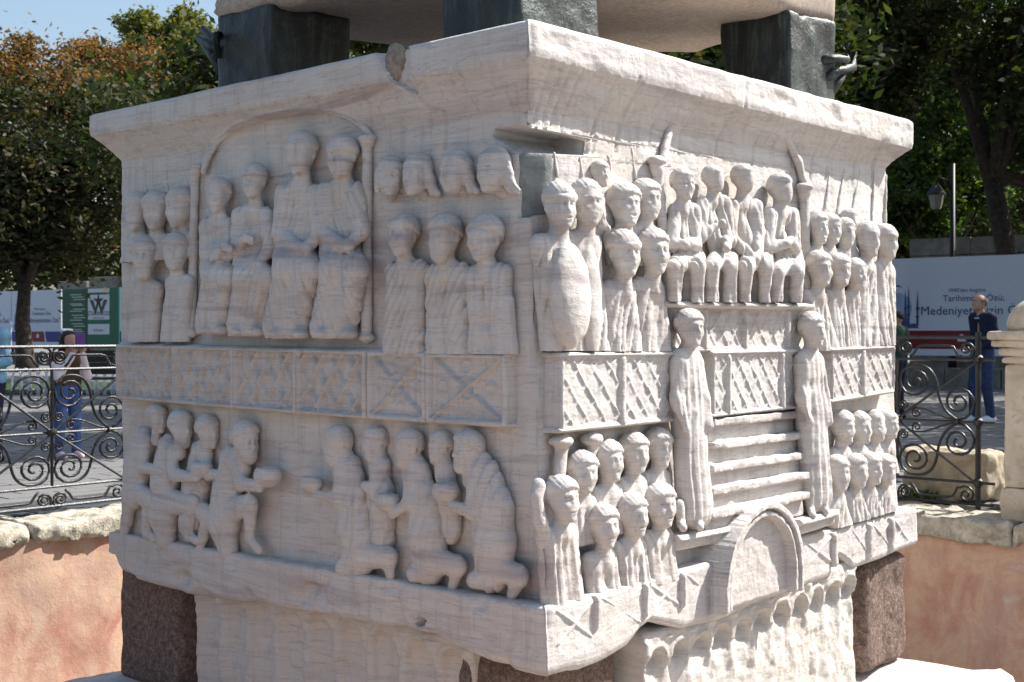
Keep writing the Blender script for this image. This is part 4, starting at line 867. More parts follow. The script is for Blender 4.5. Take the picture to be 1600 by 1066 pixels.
# near sides of the pit (behind the camera's view)
MB().poly([uv(NU, NV, PZ), uv(UI, NV, PZ), uv(UI, NV, zp), uv(NU, NV, zp), uv(NU - .4, NV - .4, zp), uv(UI, NV - .4, zp), uv(NU, VI, PZ), uv(NU, VI, zp), uv(NU - .4, VI, zp)], [(0, 1, 2, 3), (3, 2, 5, 4), (6, 0, 3, 7), (7, 3, 4, 8)]).build('near_pit_wall', M['plaster'], None, label='plastered near side of the pit, out of the picture', cat='wall')
# paving stones: rows parallel to the left fence
def stone(u, v, lu, lv): return MB().box((0, 0, -0.02), (lu / 2, lv / 2, 0.02)).mesh('paving_stone', False, 0.006)
LU, LV_ = 0.46, 0.21; st_me = [stone(0, 0, LU - 0.016, LV_ - 0.018) for _ in range(3)]
for me in st_me: me.materials.append(M['paving'])
cells = []
for i in range(-40, 80):
    for j in range(-30, 110):
        u, v = UF + 0.4 + (i + 0.5 * (j % 2)) * LU, VF + 0.78 + j * LV_
        for uu, vv in ((u, v),):
            P = uv(uu, vv)
            if P[1] < 7 or P[1] > 27: continue
            if vv < VF + .7 and uu < UF + 0.12 + LU / 2: continue
            x, y = proj(P)
            if (-60 < x < 215 or 1385 < x < 1640) and y > 585: cells.append((P[1], uu, vv))
    for j in range(1, 40):
        u, v = UF + 0.4 + (i + 0.5 * (j % 2)) * LU, VF + 0.78 - j * LV_; P = uv(u, v)
        if u < UF + 0.12 + LU / 2 or P[1] < 7 or P[1] > 27: continue
        x, y = proj(P)
        if 1385 < x < 1640 and y > 585: cells.append((P[1], u, v))
cells.sort(); rz = math.atan2(BU[1], BU[0]); print('stones', len(cells))
far_b = MB(); Mrot = Matrix.Rotation(rz, 3, 'Z')
for k, (D_, u, v) in enumerate(cells):
    P = uv(u, v, rng.uniform(-0.006, 0.0))
    if k < 290:
        o = bpy.data.objects.new('paving_stone', st_me[k % 3]); COL.objects.link(o); o.location = P; o.rotation_euler = (rng.uniform(-.01, .01), rng.uniform(-.01, .01), rz + rng.uniform(-.006, .006)); o.parent = plaza
    else: far_b.box(P - (0, 0, 0.02), ((LU - .016) / 2, (LV_ - .018) / 2, 0.02), Mrot)
far_b.build('far_paving', M['paving'], plaza, kind='stuff')
# plain paving where single stones cannot be told apart
for nm, pts in (('outer_paving', [(-B_, -B_), (NU - .45, -B_), (NU - .45, B_), (-B_, B_)]), ('outer_paving', [(NU - .45, -B_), (B_, -B_), (B_, NV - .45), (NU - .45, NV - .45)])):
    add(nm, mesh_np(nm, [uv(*p, -0.03) for p in pts], [[0, 1, 2, 3]], False), M['paving'], plaza)
far0 = 26.9
add('outer_paving', mesh_np('outer_paving', [(-200, far0, -0.035), (200, far0, -0.035), (200, 240, -0.035), (-200, 240, -0.035)], [[0, 1, 2, 3]], False), M['paving'], plaza)

# ------------------------------------------------------------------ wrought iron railings
def spiral(cx, cz, r0, r1, a0, a1, n=26): return [(cx + (r0 + (r1 - r0) * t ** 0.85) * math.cos(a0 + (a1 - a0) * t), cz + (r0 + (r1 - r0) * t ** 0.85) * math.sin(a0 + (a1 - a0) * t)) for t in np.linspace(0, 1, n)]
def bez(p0, p1, p2, p3, n=10): return [tuple((1 - t) ** 3 * np.array(p0) + 3 * (1 - t) ** 2 * t * np.array(p1) + 3 * (1 - t) * t * t * np.array(p2) + t ** 3 * np.array(p3)) for t in np.linspace(0, 1, n)]
PI = math.pi
A_ = spiral(.135, .29, .016, .125, PI * 4.6, PI * 0.62); SCROLLS = [
    (A_ + bez(A_[-1], (.25, .44), (.29, .34), (.305, .24))[1:] + bez((.305, .24), (.32, .10), (.38, .05), (.45, .012))[1:], 0.0085),
    (spiral(.457, .145, .135, .018, -PI * .52, PI * 3.4), 0.0085),
    (bez((.45, .010), (.34, .015), (.25, .09), (.175, .088)) + spiral(.150, .052, .042, .010, PI * .4, PI * 3.2, 18)[1:], 0.006),
    (spiral(.050, .115, .008, .038, PI * 4.2, PI * 1.0, 18) + bez((.012, .115), (.004, .2), (.06, .22), (.012, .30))[1:], 0.006),
    (spiral(.062, .545, .012, .055, PI * 4.5, PI * .9, 18) + bez((.010, .56), (.0, .60), (.03, .615), (.06, .612))[1:], 0.0075),
    ([(.10, .475), (.125, .50), (.16, .555), (.20, .56), (.38, .56), (.42, .55), (.455, .48)] + spiral(.515, .535, .07, .012, -PI * .75, PI * 2.4, 18), 0.0075),
]
def railing(name, o0, dirn, hubs, lo, hi, label, post_at, hz, dn):
    r = empty(name, tuple(o0), label=label, cat='railing', group='wrought iron railings round the pit')
    W = lambda x, z: np.array(o0) + np.array(dirn) * x + np.array([0, 0, hz + z * (0.97 if z > 0 else dn)])
    nrm = np.cross(dirn, (0, 0, 1))
    for z, rr in ((.62, .013), (.457, .010), (0, .009), (-.44, .011), (-.60, .012)):
        MB().tube([W(lo, z), W((lo + hi) / 2, z), W(hi, z)], rr, 6).build('rail', M['iron'], r)
    for p in post_at: MB().tube([W(p, -.66), W(p, 0), W(p, .66)], .020, 8).build('post', M['iron'], r); [MB().lathe(W(p, z - .03), [(.02, 0), (.034, .012), (.034, .045), (.02, .06)], 10).build('collar', M['iron'], r) for z in (.46, 0, -.44)]
    for h in hubs:
        MB().tube([W(h, -.44), W(h, 0), W(h, .46)], .011, 6).build('upright', M['iron'], r)
        MB().lathe(W(h, -.03), [(.012, 0), (.034, .012), (.040, .03), (.034, .048), (.012, .06)], 10).build('hub_boss', M['iron'], r)
        for sx in (-1, 1):
            for sz in (-1, 1):
                MB().tube([W(h, 0) + nrm * .012, W(h + sx * .29, sz * .22) + nrm * .012, W(h + sx * .585, sz * .44) + nrm * .012], .0095, 6).build('diagonal_bar', M['iron'], r)
                for pts, rr in SCROLLS: MB().tube([W(h + sx * a, sz * b) for a, b in pts], rr * 1.25, 6).build('scroll', M['iron'], r, True)
            MB().tube([W(h + sx * .45 - .012, 0), W(h + sx * .45 + .012, 0)], .022, 8).build('collar', M['iron'], r)
    return r
P70 = ground(70, 797); hub_u = uvof(P70)[0]
railing('iron_railing', uv(hub_u, VF, 0.0), BU, [0, -1.2], -2.0, UF - hub_u, 'black wrought iron railing with scrolls in front of the girl', [-.6, .6, 1.8, 3.0], .55, .86)
P14 = ground(1405, 784); hub_v = uvof(P14)[1]
railing('iron_railing', uv(UF, hub_v, 0.0), -BV, [0], -(VF - hub_v), .72, 'black wrought iron railing with scrolls beside the stone pillar', [-.6, .6], .615, .97)

# ------------------------------------------------------------------ stone pillar, loose block, weed
pc = ground(1637, 802); pu = UF - 0.0; pv = hub_v - 1.14; PIL = empty('stone_pillar', tuple(uv(pu, pv)), label='square weathered stone pillar with moulded cap and dome beside the railing', cat='pillar')
def sq(nm, a, z0, z1, w=.006): return rough_box(nm, (pu - a, pv - a, z0), (pu + a, pv + a, z1), M['pillar'], .018, w, .012, PIL, 9)
sq('base_block', .285, -.03, .20, .012); sq('shaft', .265, .20, 1.04); sq('necking', .285, 1.04, 1.09); sq('cap_moulding', .305, 1.09, 1.15); sq('cap_moulding', .335, 1.15, 1.20); sq('cap_slab', .355, 1.20, 1.262)
MB().lathe(uv(pu, pv, 1.262), [(.315, 0), (.325, .03)] + [(.325 * math.cos(a), .03 + .235 * math.sin(a)) for a in np.linspace(.1, 1.5, 12)], 32).build('dome', M['pillar'], PIL, True)
bp = ground(1478, 779)
bu, bv = uvof(bp); rough_box('stone_block', (UF + .32, bv - .36, -.01), (UF + .72, bv + .30, .36), M['block'], .016, .03, .03, fr=8, label='squared beige stone block on the paving behind the railing', cat='stone block')
wp = ground(1436, 783); wb = MB()
for k in range(46):
    a = rng.uniform(0, 6.28); l = rng.uniform(.04, .12); c = wp + np.array([rng.normal(0, .05), rng.normal(0, .04), 0.0]); t = c + np.array([math.cos(a) * l, math.sin(a) * l, rng.uniform(.03, .10)]); s_ = np.array([-math.sin(a), math.cos(a), 0]) * .014
    wb.poly([c, (c + t) / 2 + s_ + (0, 0, .02), t, (c + t) / 2 - s_ + (0, 0, .02)], [(0, 1, 2, 3)])
me = wb.mesh('weed'); at = me.attributes.new('tint', 'FLOAT', 'POINT'); at.data.foreach_set('value', rng.uniform(.4, 1, len(me.vertices)).astype(np.float32))
add('weed', me, M['leaf_bright'], None, label='small green weed growing on the coping under the railing', cat='plant')

# ------------------------------------------------------------------ site hoardings across the square
HR, HL = np.array([11.9, 29.5, 0.0]), np.array([-22.6, 56.5, 0.0]); HD = (HR - HL); HLEN = float(np.linalg.norm(HD)); HD = HD / HLEN; HN = np.array([HD[1], -HD[0], 0.0])
def hpos(px):                                                          # distance along the hoarding line (from its left end) seen at pixel column px
    k = (px - CX) / FPX; return float((k * HL[1] - HL[0]) / (HD[0] - k * HD[1]))
Z0, Z1 = 0.70, 3.06
def hrect(r, nm, mat, s0, s1, z0, z1, off, th=0.006):
    c = HL + HD * (s0 + s1) / 2 + HN * off + (0, 0, (z0 + z1) / 2)
    return MB().box(c, ((s1 - s0) / 2, th / 2, (z1 - z0) / 2), Matrix.Rotation(math.atan2(HD[1], HD[0]), 3, 'Z')).build(nm, mat, r)
def htext(r, txt, mat, s, z, size, nm='lettering', align='CENTER', sp=1.0):
    c = bpy.data.curves.new('text', 'FONT'); c.body = txt; c.size = size; c.align_x = align; c.extrude = 0.0; c.resolution_u = 2; c.space_character = sp
    o = bpy.data.objects.new(nm, c); COL.objects.link(o); c.materials.append(mat); o.parent = r
    me = bpy.data.meshes.new_from_object(o); me.name = nm; bpy.data.objects.remove(o); o = bpy.data.objects.new(nm, me); COL.objects.link(o); o.parent = r
    w = HL + HD * s + HN * 0.045 + (0, 0, z); o.location = Vector(w) - r.location; o.rotation_euler = (PI / 2, 0, math.atan2(HD[1], HD[0])); return o
def shape(r, nm, mat, pts, off=0.043):                                 # flat print: polygon in (s, z)
    P = [HL + HD * s + HN * off + (0, 0, z) for s, z in pts]; return MB().poly(P, [tuple(range(len(P)))]).build(nm, mat, r)
def hoarding(s0, s1, label, kind):
    r = empty('hoarding_panel', tuple(HL + HD * (s0 + s1) / 2 + (0, 0, 0)), label=label, cat='hoarding', group='hoarding panels in front of the garden')
    hrect(r, 'board', M['board'] if kind == 'white' else M['green'], s0 + .01, s1 - .01, Z0, Z1, 0, .06)
    for s in (s0 + .1, s1 - .1): hrect(r, 'support', M['black'], s - .05, s + .05, 0, Z1 - .1, -.10, .08)
    if kind == 'white':
        m = s0 + .04; hrect(r, 'red_stripe', M['red'], s0 + .75, s0 + 2.55, Z0 + .16, Z0 + .60, .034); hrect(r, 'blue_stripe', M['blue'], s0 + 2.60, s1 - .01, Z0 + .16, Z0 + .60, .034); hrect(r, 'blue_stripe', M['blue'], s0 + .01, s0 + .70, Z0 + .16, Z0 + .60, .034)
        shape(r, 'slanted_edge', M['board'], [(s0 + 2.50, Z0 + .60), (s0 + 2.58, Z0 + .60), (s0 + 2.72, Z0 + .16), (s0 + 2.64, Z0 + .16)])
        shape(r, 'emblem', M['board'], [(s0 + 1.95, Z0 + .34), (s0 + 1.95, Z0 + .44), (s0 + 2.05, Z0 + .53), (s0 + 2.15, Z0 + .44), (s0 + 2.15, Z0 + .34)])
        c = s0 + 2.32
        htext(r, "1040'den bugüne", M['ink'], c - .15, Z0 + 1.52, .13); htext(r, 'Tarihimizin Özü;', M['ink'], c, Z0 + 1.30, .215); htext(r, '“Medeniyetimizin Özü”', M['ink'], c + .02, Z0 + .98, .30)
        for k, (ds, hh) in enumerate(((.68, 1.98), (.76, 2.05), (.98, 1.95))):    # three pencil minarets
            b = Z0 + .72; x = s0 + ds; shape(r, 'minaret_print', M['ink'], [(x - .028, b), (x + .028, b), (x + .022, hh), (x, hh + .36), (x - .022, hh)], .042 + k * .0006)
            for q in (.45, .8): shape(r, 'balcony_print', M['ink'], [(x - .045, b + (hh - b) * q), (x + .045, b + (hh - b) * q), (x + .03, b + (hh - b) * q - .06), (x - .03, b + (hh - b) * q - .06)], .0445 + k * .0006)
        th = np.linspace(0, 2 * PI, 22)[:-1]; shape(r, 'haze_print', M['smoke'], [(s0 + .52 + .30 * math.cos(a) * (1 + .15 * math.sin(3 * a)), Z0 + 1.05 + .48 * math.sin(a)) for a in th], .036)
        shape(r, 'skyline_print', M['ink'], [(s0 + .2, Z0 + .66), (s0 + 1.02, Z0 + .66), (s0 + .92, Z0 + .78), (s0 + .8, Z0 + .76), (s0 + .70, Z0 + .92), (s0 + .55, Z0 + .82), (s0 + .42, Z0 + 1.0), (s0 + .3, Z0 + .85), (s0 + .2, Z0 + .95)], .039)
        g = (s0 + .45, Z0 + 1.72); shape(r, 'gull_print', M['ink'], [(g[0] - .17, g[1] + .08), (g[0] - .06, g[1] + .05), (g[0], g[1] - .01), (g[0] + .08, g[1] - .01), (g[0] + .18, g[1] - .10), (g[0] + .09, g[1] - .045), (g[0], g[1] - .05), (g[0] - .07, g[1] + .01)])
    else:
        W_ = s1 - s0; hrect(r, 'dark_field', M['dkgreen'], s0 + .05, s0 + W_ * .45, Z0 + .05, Z1 - .05, .034)
        a, b = s0 + W_ * .47, s0 + W_ * .84; hrect(r, 'white_field', M['board'], a, b, Z1 - .18, Z1 - .02, .034); hrect(r, 'white_field', M['board'], a, b, Z0 + 1.08, Z1 - .27, .034); hrect(r, 'white_field', M['board'], a, b, Z0 + .48, Z0 + .90, .034)
        c = (a + b) / 2; zc = Z0 + 1.72
        for sx in (-1, 1): shape(r, 'logo_wing', M['dkgreen'], [(c + sx * .62, zc + .16), (c + sx * .36, zc + .16), (c + sx * .20, zc - .16), (c + sx * .10, zc + .10), (c + sx * .02, zc - .08), (c + sx * .20, zc - .46)][::sx])
        star = [(c + (.33 if k % 2 == 0 else .10) * math.cos(PI / 2 + k * PI / 5) * (1.15), zc + .10 + (.42 if k % 2 == 0 else .13) * math.sin(PI / 2 + k * PI / 5)) for k in range(10)]; shape(r, 'logo_star', M['black'], star, .046)
        htext(r, 'STARWOOD', M['black'], c, Z0 + 1.24, .27); htext(r, 'ORMAN ÜRÜNLERİ', M['ink'], c, Z0 + 1.12, .09); htext(r, '8 K lamet', M['black'], c, Z0 + .60, .16)
        for k, z in enumerate((2.1, 2.0, 1.9, 1.72, 1.66, 1.5, 1.42, 1.25, 1.15, 1.05, .9, .8, .66, .58, .42, .36)): hrect(r, 'small_print', M['palegreen'], s0 + W_ * (.15 + .03 * (k % 3)), s0 + W_ * (.36 + .03 * (k * 7 % 3)), Z0 + z, Z0 + z + .035, .040)
    return r
g0, g1 = hpos(98), hpos(187)
hoarding(g0, g1, 'green hoarding panel with a white star logo board', 'green')
hoarding(g0 - 3.85, g0 - .05, 'white hoarding panel directly beside the green one, tree trunk in front', 'white'); hoarding(g0 - 7.7, g0 - 3.9, 'white hoarding panel cut off beyond the tree trunk', 'white')
hoarding(g1 + .05, g1 + 3.85, 'white hoarding panel beside the green one, mostly behind the pedestal', 'white')
sr = hpos(1395) - .35; hoarding(sr, sr + 3.8, 'white hoarding panel with minarets and dark lettering behind the man', 'white')
hoarding(sr + 3.85, sr + 7.6, 'white hoarding panel beyond the pillar', 'white')
def longwall(name, off, z0, z1, th, mat, label, s0, s1, bl=1.1):
    c = HL + HD * (s0 + s1) / 2 - HN * off; r = empty(name, tuple(c), label=label, cat='wall'); s = s0; k = 0
    while s < s1:
        l = bl * rng.uniform(.7, 1.3); nz = max(1, int((z1 - z0) / .45))
        for q in range(nz):
            h = (z1 - z0) / nz; p = HL + HD * (s + l / 2) - HN * (off + rng.uniform(0, .03)) + (0, 0, z0 + h * (q + .5))
            MB().box(p, (l / 2 - .012, th / 2, h / 2 - .01), Matrix.Rotation(math.atan2(HD[1], HD[0]), 3, 'Z'), .01).build('stone', mat, r)
        s += l
    return r
longwall('kerb_wall', -.12, -.05, .42, .5, M['gwall'], 'low dark stone kerb under the hoardings by the tree', hpos(-40), hpos(330), 1.6)
longwall('kerb_wall', -.12, -.05, .42, .5, M['gwall'], 'low dark stone kerb under the hoarding behind the man', hpos(1330), hpos(1680), 1.6)
longwall('garden_wall', 6.0, -.05, 3.95, .6, M['gwall'], 'grey stone garden wall rising above the hoarding behind the man', hpos(1290), hpos(1760) + 2, 2.2)
for px, w, h in ((30, 2.2, 3.6), (76, 1.9, 3.75), (154, 2.4, 3.9)):
    c = HL + HD * hpos(px) - HN * 3.0; a = math.atan2(HD[1], HD[0]); o = MB().box((0, 0, 0), (w / 2, .4, h / 2), None, .03).build('gate_pier', M['gwall'], None, bevel=.05, label={30: 'grey stone pier rising behind the hoarding left of the tree trunk', 76: 'stone pier rising behind the hoarding between trunk and green panel', 154: 'stone pier rising behind the green hoarding panel'}[px], cat='stone pier', group='stone piers behind the hoardings')
    o.location = c + (0, 0, h / 2 - .03); o.rotation_euler = (0, 0, a)
# white hoop fence, lawn strip, bench by the girl
hp0, hp1 = ground(20, 617), ground(215, 617); lawn = add('lawn', mesh_np('lawn', [hp0 + (-3, .1, .02), hp1 + (4, .1, .02), hp1 + (4, 6, .02), hp0 + (-3, 6, .02)], [[0, 1, 2, 3]], False), M['lawn'], None, kind='structure')
hf = empty('hoop_fence', tuple((hp0 + hp1) / 2), label='low white hooped garden fence behind the girl', cat='fence')
n_h = 15; hoop_w = (hp1 - hp0) / n_h
for k in range(n_h):
    a = hp0 + hoop_w * k; MB().tube([a + hoop_w * (.5 - .62 * math.cos(t)) + (0, .03 * (k % 2), .52 * math.sin(t) ** .6) for t in np.linspace(0, PI, 13)], .022, 6).build('hoop', M['white'], hf, True)
MB().tube([hp0 + (0, .05, .12), hp1 + (0, .05, .12)], .018, 6).build('rail', M['white'], hf)
bc = ground(155, 632); BN = empty('park_bench', tuple(bc), label='dark slatted park bench beside the white hoop fence', cat='bench')
for k in range(4): MB().box(bc + (0, .10 * k - .1, .45), (.75, .042, .018)).build('seat_slat', M['bench'], BN)
for k in range(4): MB().box(bc + (0, .30 + .03 * k, .56 + .11 * k), (.75, .016, .045)).build('back_slat', M['bench'], BN)
for sx in (-.62, .62):
    MB().tube([bc + (sx, -.15, 0), bc + (sx, -.12, .43), bc + (sx, .28, .43)], .025, 6).build('leg', M['iron'], BN); MB().tube([bc + (sx, .34, 0), bc + (sx, .28, .43), bc + (sx, .42, .95)], .025, 6).build('leg', M['iron'], BN)
# street lamp among the trees
lp = at_depth(1488, 520, 36.0); lp[2] = 0; LP = empty('street_lamp', tuple(lp), label='black street lamp with a hanging lantern in front of the green trees', cat='street lamp')
MB().tube([lp, lp + (0, 0, 1), lp + (0, 0, 6.0)], [.13, .085, .065], 10).build('pole', M['black'], LP, True)
q = lp + (-.46, 0, 4.72); MB().tube([lp + (0, 0, 5.1), lp + (-.12, 0, 5.5), lp + (-.34, 0, 5.6), lp + (-.46, 0, 5.45)], .03, 6).build('bracket', M['black'], LP, True)
MB().lathe(q, [(.12, 0), (.15, .05), (.22, .38), (.22, .40)], 6).build('lantern_glass', M['lampglass'], LP); MB().lathe(q, [(.30, .40), (.27, .46), (.14, .62), (.05, .72), (.02, .80)], 6).build('lantern_roof', M['black'], LP)

# ------------------------------------------------------------------ trees
def leaves(centres, n, spread, size, flat=1.0):
    C = np.asarray(centres); k = rng.integers(0, len(C), n); P = C[k] + rng.normal(0, 1, (n, 3)) * spread[k][:, None] * np.array([1, 1, .8])
    a = rng.normal(0, 1, (n, 3)); a[:, 2] *= .6; a /= np.linalg.norm(a, axis=1)[:, None]; b = np.cross(a, rng.normal(0, 1, (n, 3))); b /= np.linalg.norm(b, axis=1)[:, None]
    s = size * rng.uniform(.6, 1.35, n)[:, None]; V = np.stack([P - a * s, P + b * s * .45 - a * s * .1, P + a * s, P - b * s * .45 - a * s * .1], 1).reshape(-1, 3)
    tint = np.clip(rng.normal(.42, .22, n) + .16 * np.sin(k * 12.9898), 0, 1); return V, np.arange(4 * n).reshape(-1, 4), np.repeat(tint, 4)
def tree(name, label, base, trunk_h, tr, blobs, n, size, mat, limbs=6, clump=46, lean=(0, 0), group=None, sprd=.5, fork=None):
    """blobs: ellipsoids (centre, radii) of the crown in world metres"""
    base = np.array(base, float); r = empty(name, tuple(base), label=label, cat='tree', group=group)
    top = base + (lean[0], lean[1], trunk_h); mid = (base + top) / 2 + (rng.uniform(-.15, .15), 0, 0)
    tb = MB().tube([base - (0, 0, .1), base + (0, 0, .4), mid, top], [tr * 1.5, tr * 1.1, tr * .9, tr * .75], 12, True); tb.build('trunk', M['bark'], r, True)
    cs, sp = [], []
    for c, rad in blobs:
        c, rad = np.array(c, float), np.array(rad, float); m = max(6, int(clump * rad.mean() / 3))
        d = rng.normal(0, 1, (m, 3)); d /= np.linalg.norm(d, axis=1)[:, None]; q = c + d * rad * (rng.uniform(.25, 1.0, m) ** .5)[:, None]
        cs.append(q); sp.append(np.full(m, rad.mean() * .17 * sprd / .5) * rng.uniform(.6, 1.3, m))
    cs, sp = np.concatenate(cs), np.concatenate(sp)
    for k in range(limbs):
        e = cs[rng.integers(len(cs))]; m_ = (top + e) / 2 + rng.normal(0, .4, 3) + (0, 0, .4)
        MB().tube([top - (0, 0, .35), top * .6 + m_ * .4, m_, e], [tr * .6, tr * .42, tr * .26, tr * .06], 7).build('limb', M['bark'], r, True)
    tw = MB()
    for k in range(0, len(cs), 2):
        j = cs[np.argmin(np.linalg.norm(cs - cs[k], axis=1) + 9 * (np.arange(len(cs)) == k))]; e = cs[k] + rng.normal(0, .5, 3) * (sp[k] * 2); tw.tube([j, (j + cs[k]) / 2 + rng.normal(0, .15, 3), cs[k], e], [.035, .028, .02, .006], 4)
    tw.build('twigs', M['bark'], r, kind='stuff')
    V, Q, t = leaves(cs, n, sp, size); me = mesh_np('crown', V, Q, False); at = me.attributes.new('tint', 'FLOAT', 'POINT'); at.data.foreach_set('value', t.astype(np.float32)); add('crown', me, mat, r)
    return r
def blob(px, py, D, rx, rz, ry=None): return (at_depth(px, py, D), (rx, ry or (rx + rz) / 2, rz))
def foot(px, D): p = at_depth(px, 520, D); p[2] = 0; return p
tree('plane_tree', 'dense dark green tree, its trunk standing before the white hoarding', foot(40, 42), 3.2, .26, [blob(20, 310, 42, 3.2, 2.6), blob(120, 330, 43, 2.6, 2.4), blob(-70, 280, 42, 3, 3), blob(60, 210, 43, 3.2, 1.8), blob(170, 260, 45, 2.2, 2.6)], 30000, .13, M['leaf_olive'], 8)
tree('autumn_tree', 'rust-brown autumn tree with thin top twigs above the dark tree', foot(-15, 50), 4, .3, [blob(20, 150, 50, 3.0, 2.2), blob(60, 130, 50, 2.6, 1.4), blob(-60, 160, 50, 3, 2.2), blob(38, 85, 50, .35, .9), blob(110, 190, 50, 2.4, 2.0)], 24000, .11, M['leaf_brown'], 8, 60)
tree('autumn_tree', 'orange-brown autumn tree in front of the yellow-green crown', foot(200, 56), 5, .3, [blob(185, 130, 56, 2.8, 2.0), blob(240, 135, 56, 2.3, 1.8), blob(150, 105, 56, 1.6, 1.2), blob(280, 170, 56, 2.4, 1.8), blob(190, 230, 57, 3, 2.4)], 26000, .11, M['leaf_brown'], 10, 60)
tree('plane_tree', 'tall yellow-green tree rising against the sky beside the bronze hook', foot(270, 66), 6, .35, [blob(265, 60, 66, 2.1, 1.5), blob(215, 50, 66, 1.2, 1.2), blob(305, 90, 66, 1.8, 2.2), blob(250, 120, 66, 2.8, 2.0), blob(330, 150, 66, 2, 2.4), blob(285, 35, 66, .8, .8)], 24000, .13, M['leaf_yellow'], 8, 60)
TG = 'dark trees over the right of the square'
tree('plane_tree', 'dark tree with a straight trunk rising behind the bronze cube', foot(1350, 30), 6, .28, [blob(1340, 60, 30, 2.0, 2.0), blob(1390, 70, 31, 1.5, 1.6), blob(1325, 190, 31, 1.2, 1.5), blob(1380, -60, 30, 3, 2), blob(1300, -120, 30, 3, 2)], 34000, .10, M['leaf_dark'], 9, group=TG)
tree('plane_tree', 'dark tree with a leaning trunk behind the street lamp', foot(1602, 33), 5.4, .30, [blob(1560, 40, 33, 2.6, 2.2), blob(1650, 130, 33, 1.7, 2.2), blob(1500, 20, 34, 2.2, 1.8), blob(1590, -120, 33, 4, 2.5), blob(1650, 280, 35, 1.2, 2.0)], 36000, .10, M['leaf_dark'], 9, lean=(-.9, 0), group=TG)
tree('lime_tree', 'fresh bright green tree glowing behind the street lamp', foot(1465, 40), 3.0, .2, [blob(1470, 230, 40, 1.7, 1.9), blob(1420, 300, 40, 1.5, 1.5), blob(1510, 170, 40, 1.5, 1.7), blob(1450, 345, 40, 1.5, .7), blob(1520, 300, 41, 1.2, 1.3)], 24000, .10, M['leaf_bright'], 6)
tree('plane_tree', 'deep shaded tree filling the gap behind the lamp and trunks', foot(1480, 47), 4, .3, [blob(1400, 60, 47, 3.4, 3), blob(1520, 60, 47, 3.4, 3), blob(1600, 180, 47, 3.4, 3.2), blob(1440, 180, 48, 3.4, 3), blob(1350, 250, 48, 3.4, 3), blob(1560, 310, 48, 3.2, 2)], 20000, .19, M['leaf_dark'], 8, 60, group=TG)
# the wood beyond the hoardings, one dark mass
wc = []
for px, py in [(p, q) for p in list(range(-60, 345, 26)) + list(range(1290, 1700, 26)) for q in (335, 385, 430)]: wc.append(at_depth(px, py + rng.uniform(-15, 15), (74 if px < 800 else 54) + rng.uniform(-2, 2)))
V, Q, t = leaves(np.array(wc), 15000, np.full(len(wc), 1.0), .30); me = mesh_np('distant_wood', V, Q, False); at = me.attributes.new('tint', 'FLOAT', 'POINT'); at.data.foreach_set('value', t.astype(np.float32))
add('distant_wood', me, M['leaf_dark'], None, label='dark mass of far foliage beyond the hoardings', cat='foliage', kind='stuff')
# trees whose shade falls across the square: three behind the monument, two beside the picture
for (x, y), rr, lb in (((1.0, 16.0), 2.0, 'leafy tree right behind the pedestal, glimpsed between the bronze cubes'), ((0.2, 20.5), 2.8, 'leafy tree hidden behind the obelisk, next row back'), ((-3.2, 27.0), 3.4, 'leafy tree hidden behind the obelisk and the hooked bronze cube'), ((4.3, 25.5), 2.4, 'leafy tree behind the pedestal, seen below the obelisk beside the glossy cube'), ((-8.0, 36.5), 4.0, 'leafy tree farthest back behind the obelisk, near the hoardings'),
                       ((12.8, 16.0), 3.2, 'leafy tree standing beyond the pillar, out of the picture'), ((14.0, 22.0), 3.4, 'second leafy tree beyond the pillar, out of the picture'), ((15.5, 29.5), 3.4, 'third leafy tree beyond the pillar, out of the picture')):
    tree('plane_tree', lb, (x, y, 0), 4.2, .25, [((x, y, 7.4), (rr, rr, 1.9)), ((x - rr * .6, y - .5, 6.6), (rr * .6, rr * .7, 1.3)), ((x + rr * .6, y + .6, 6.7), (rr * .6, rr * .7, 1.4)), ((x, y + rr * .5, 6.6), (rr * .7, rr * .6, 1.3))], 9500, .13, M['leaf_dark'], 6)

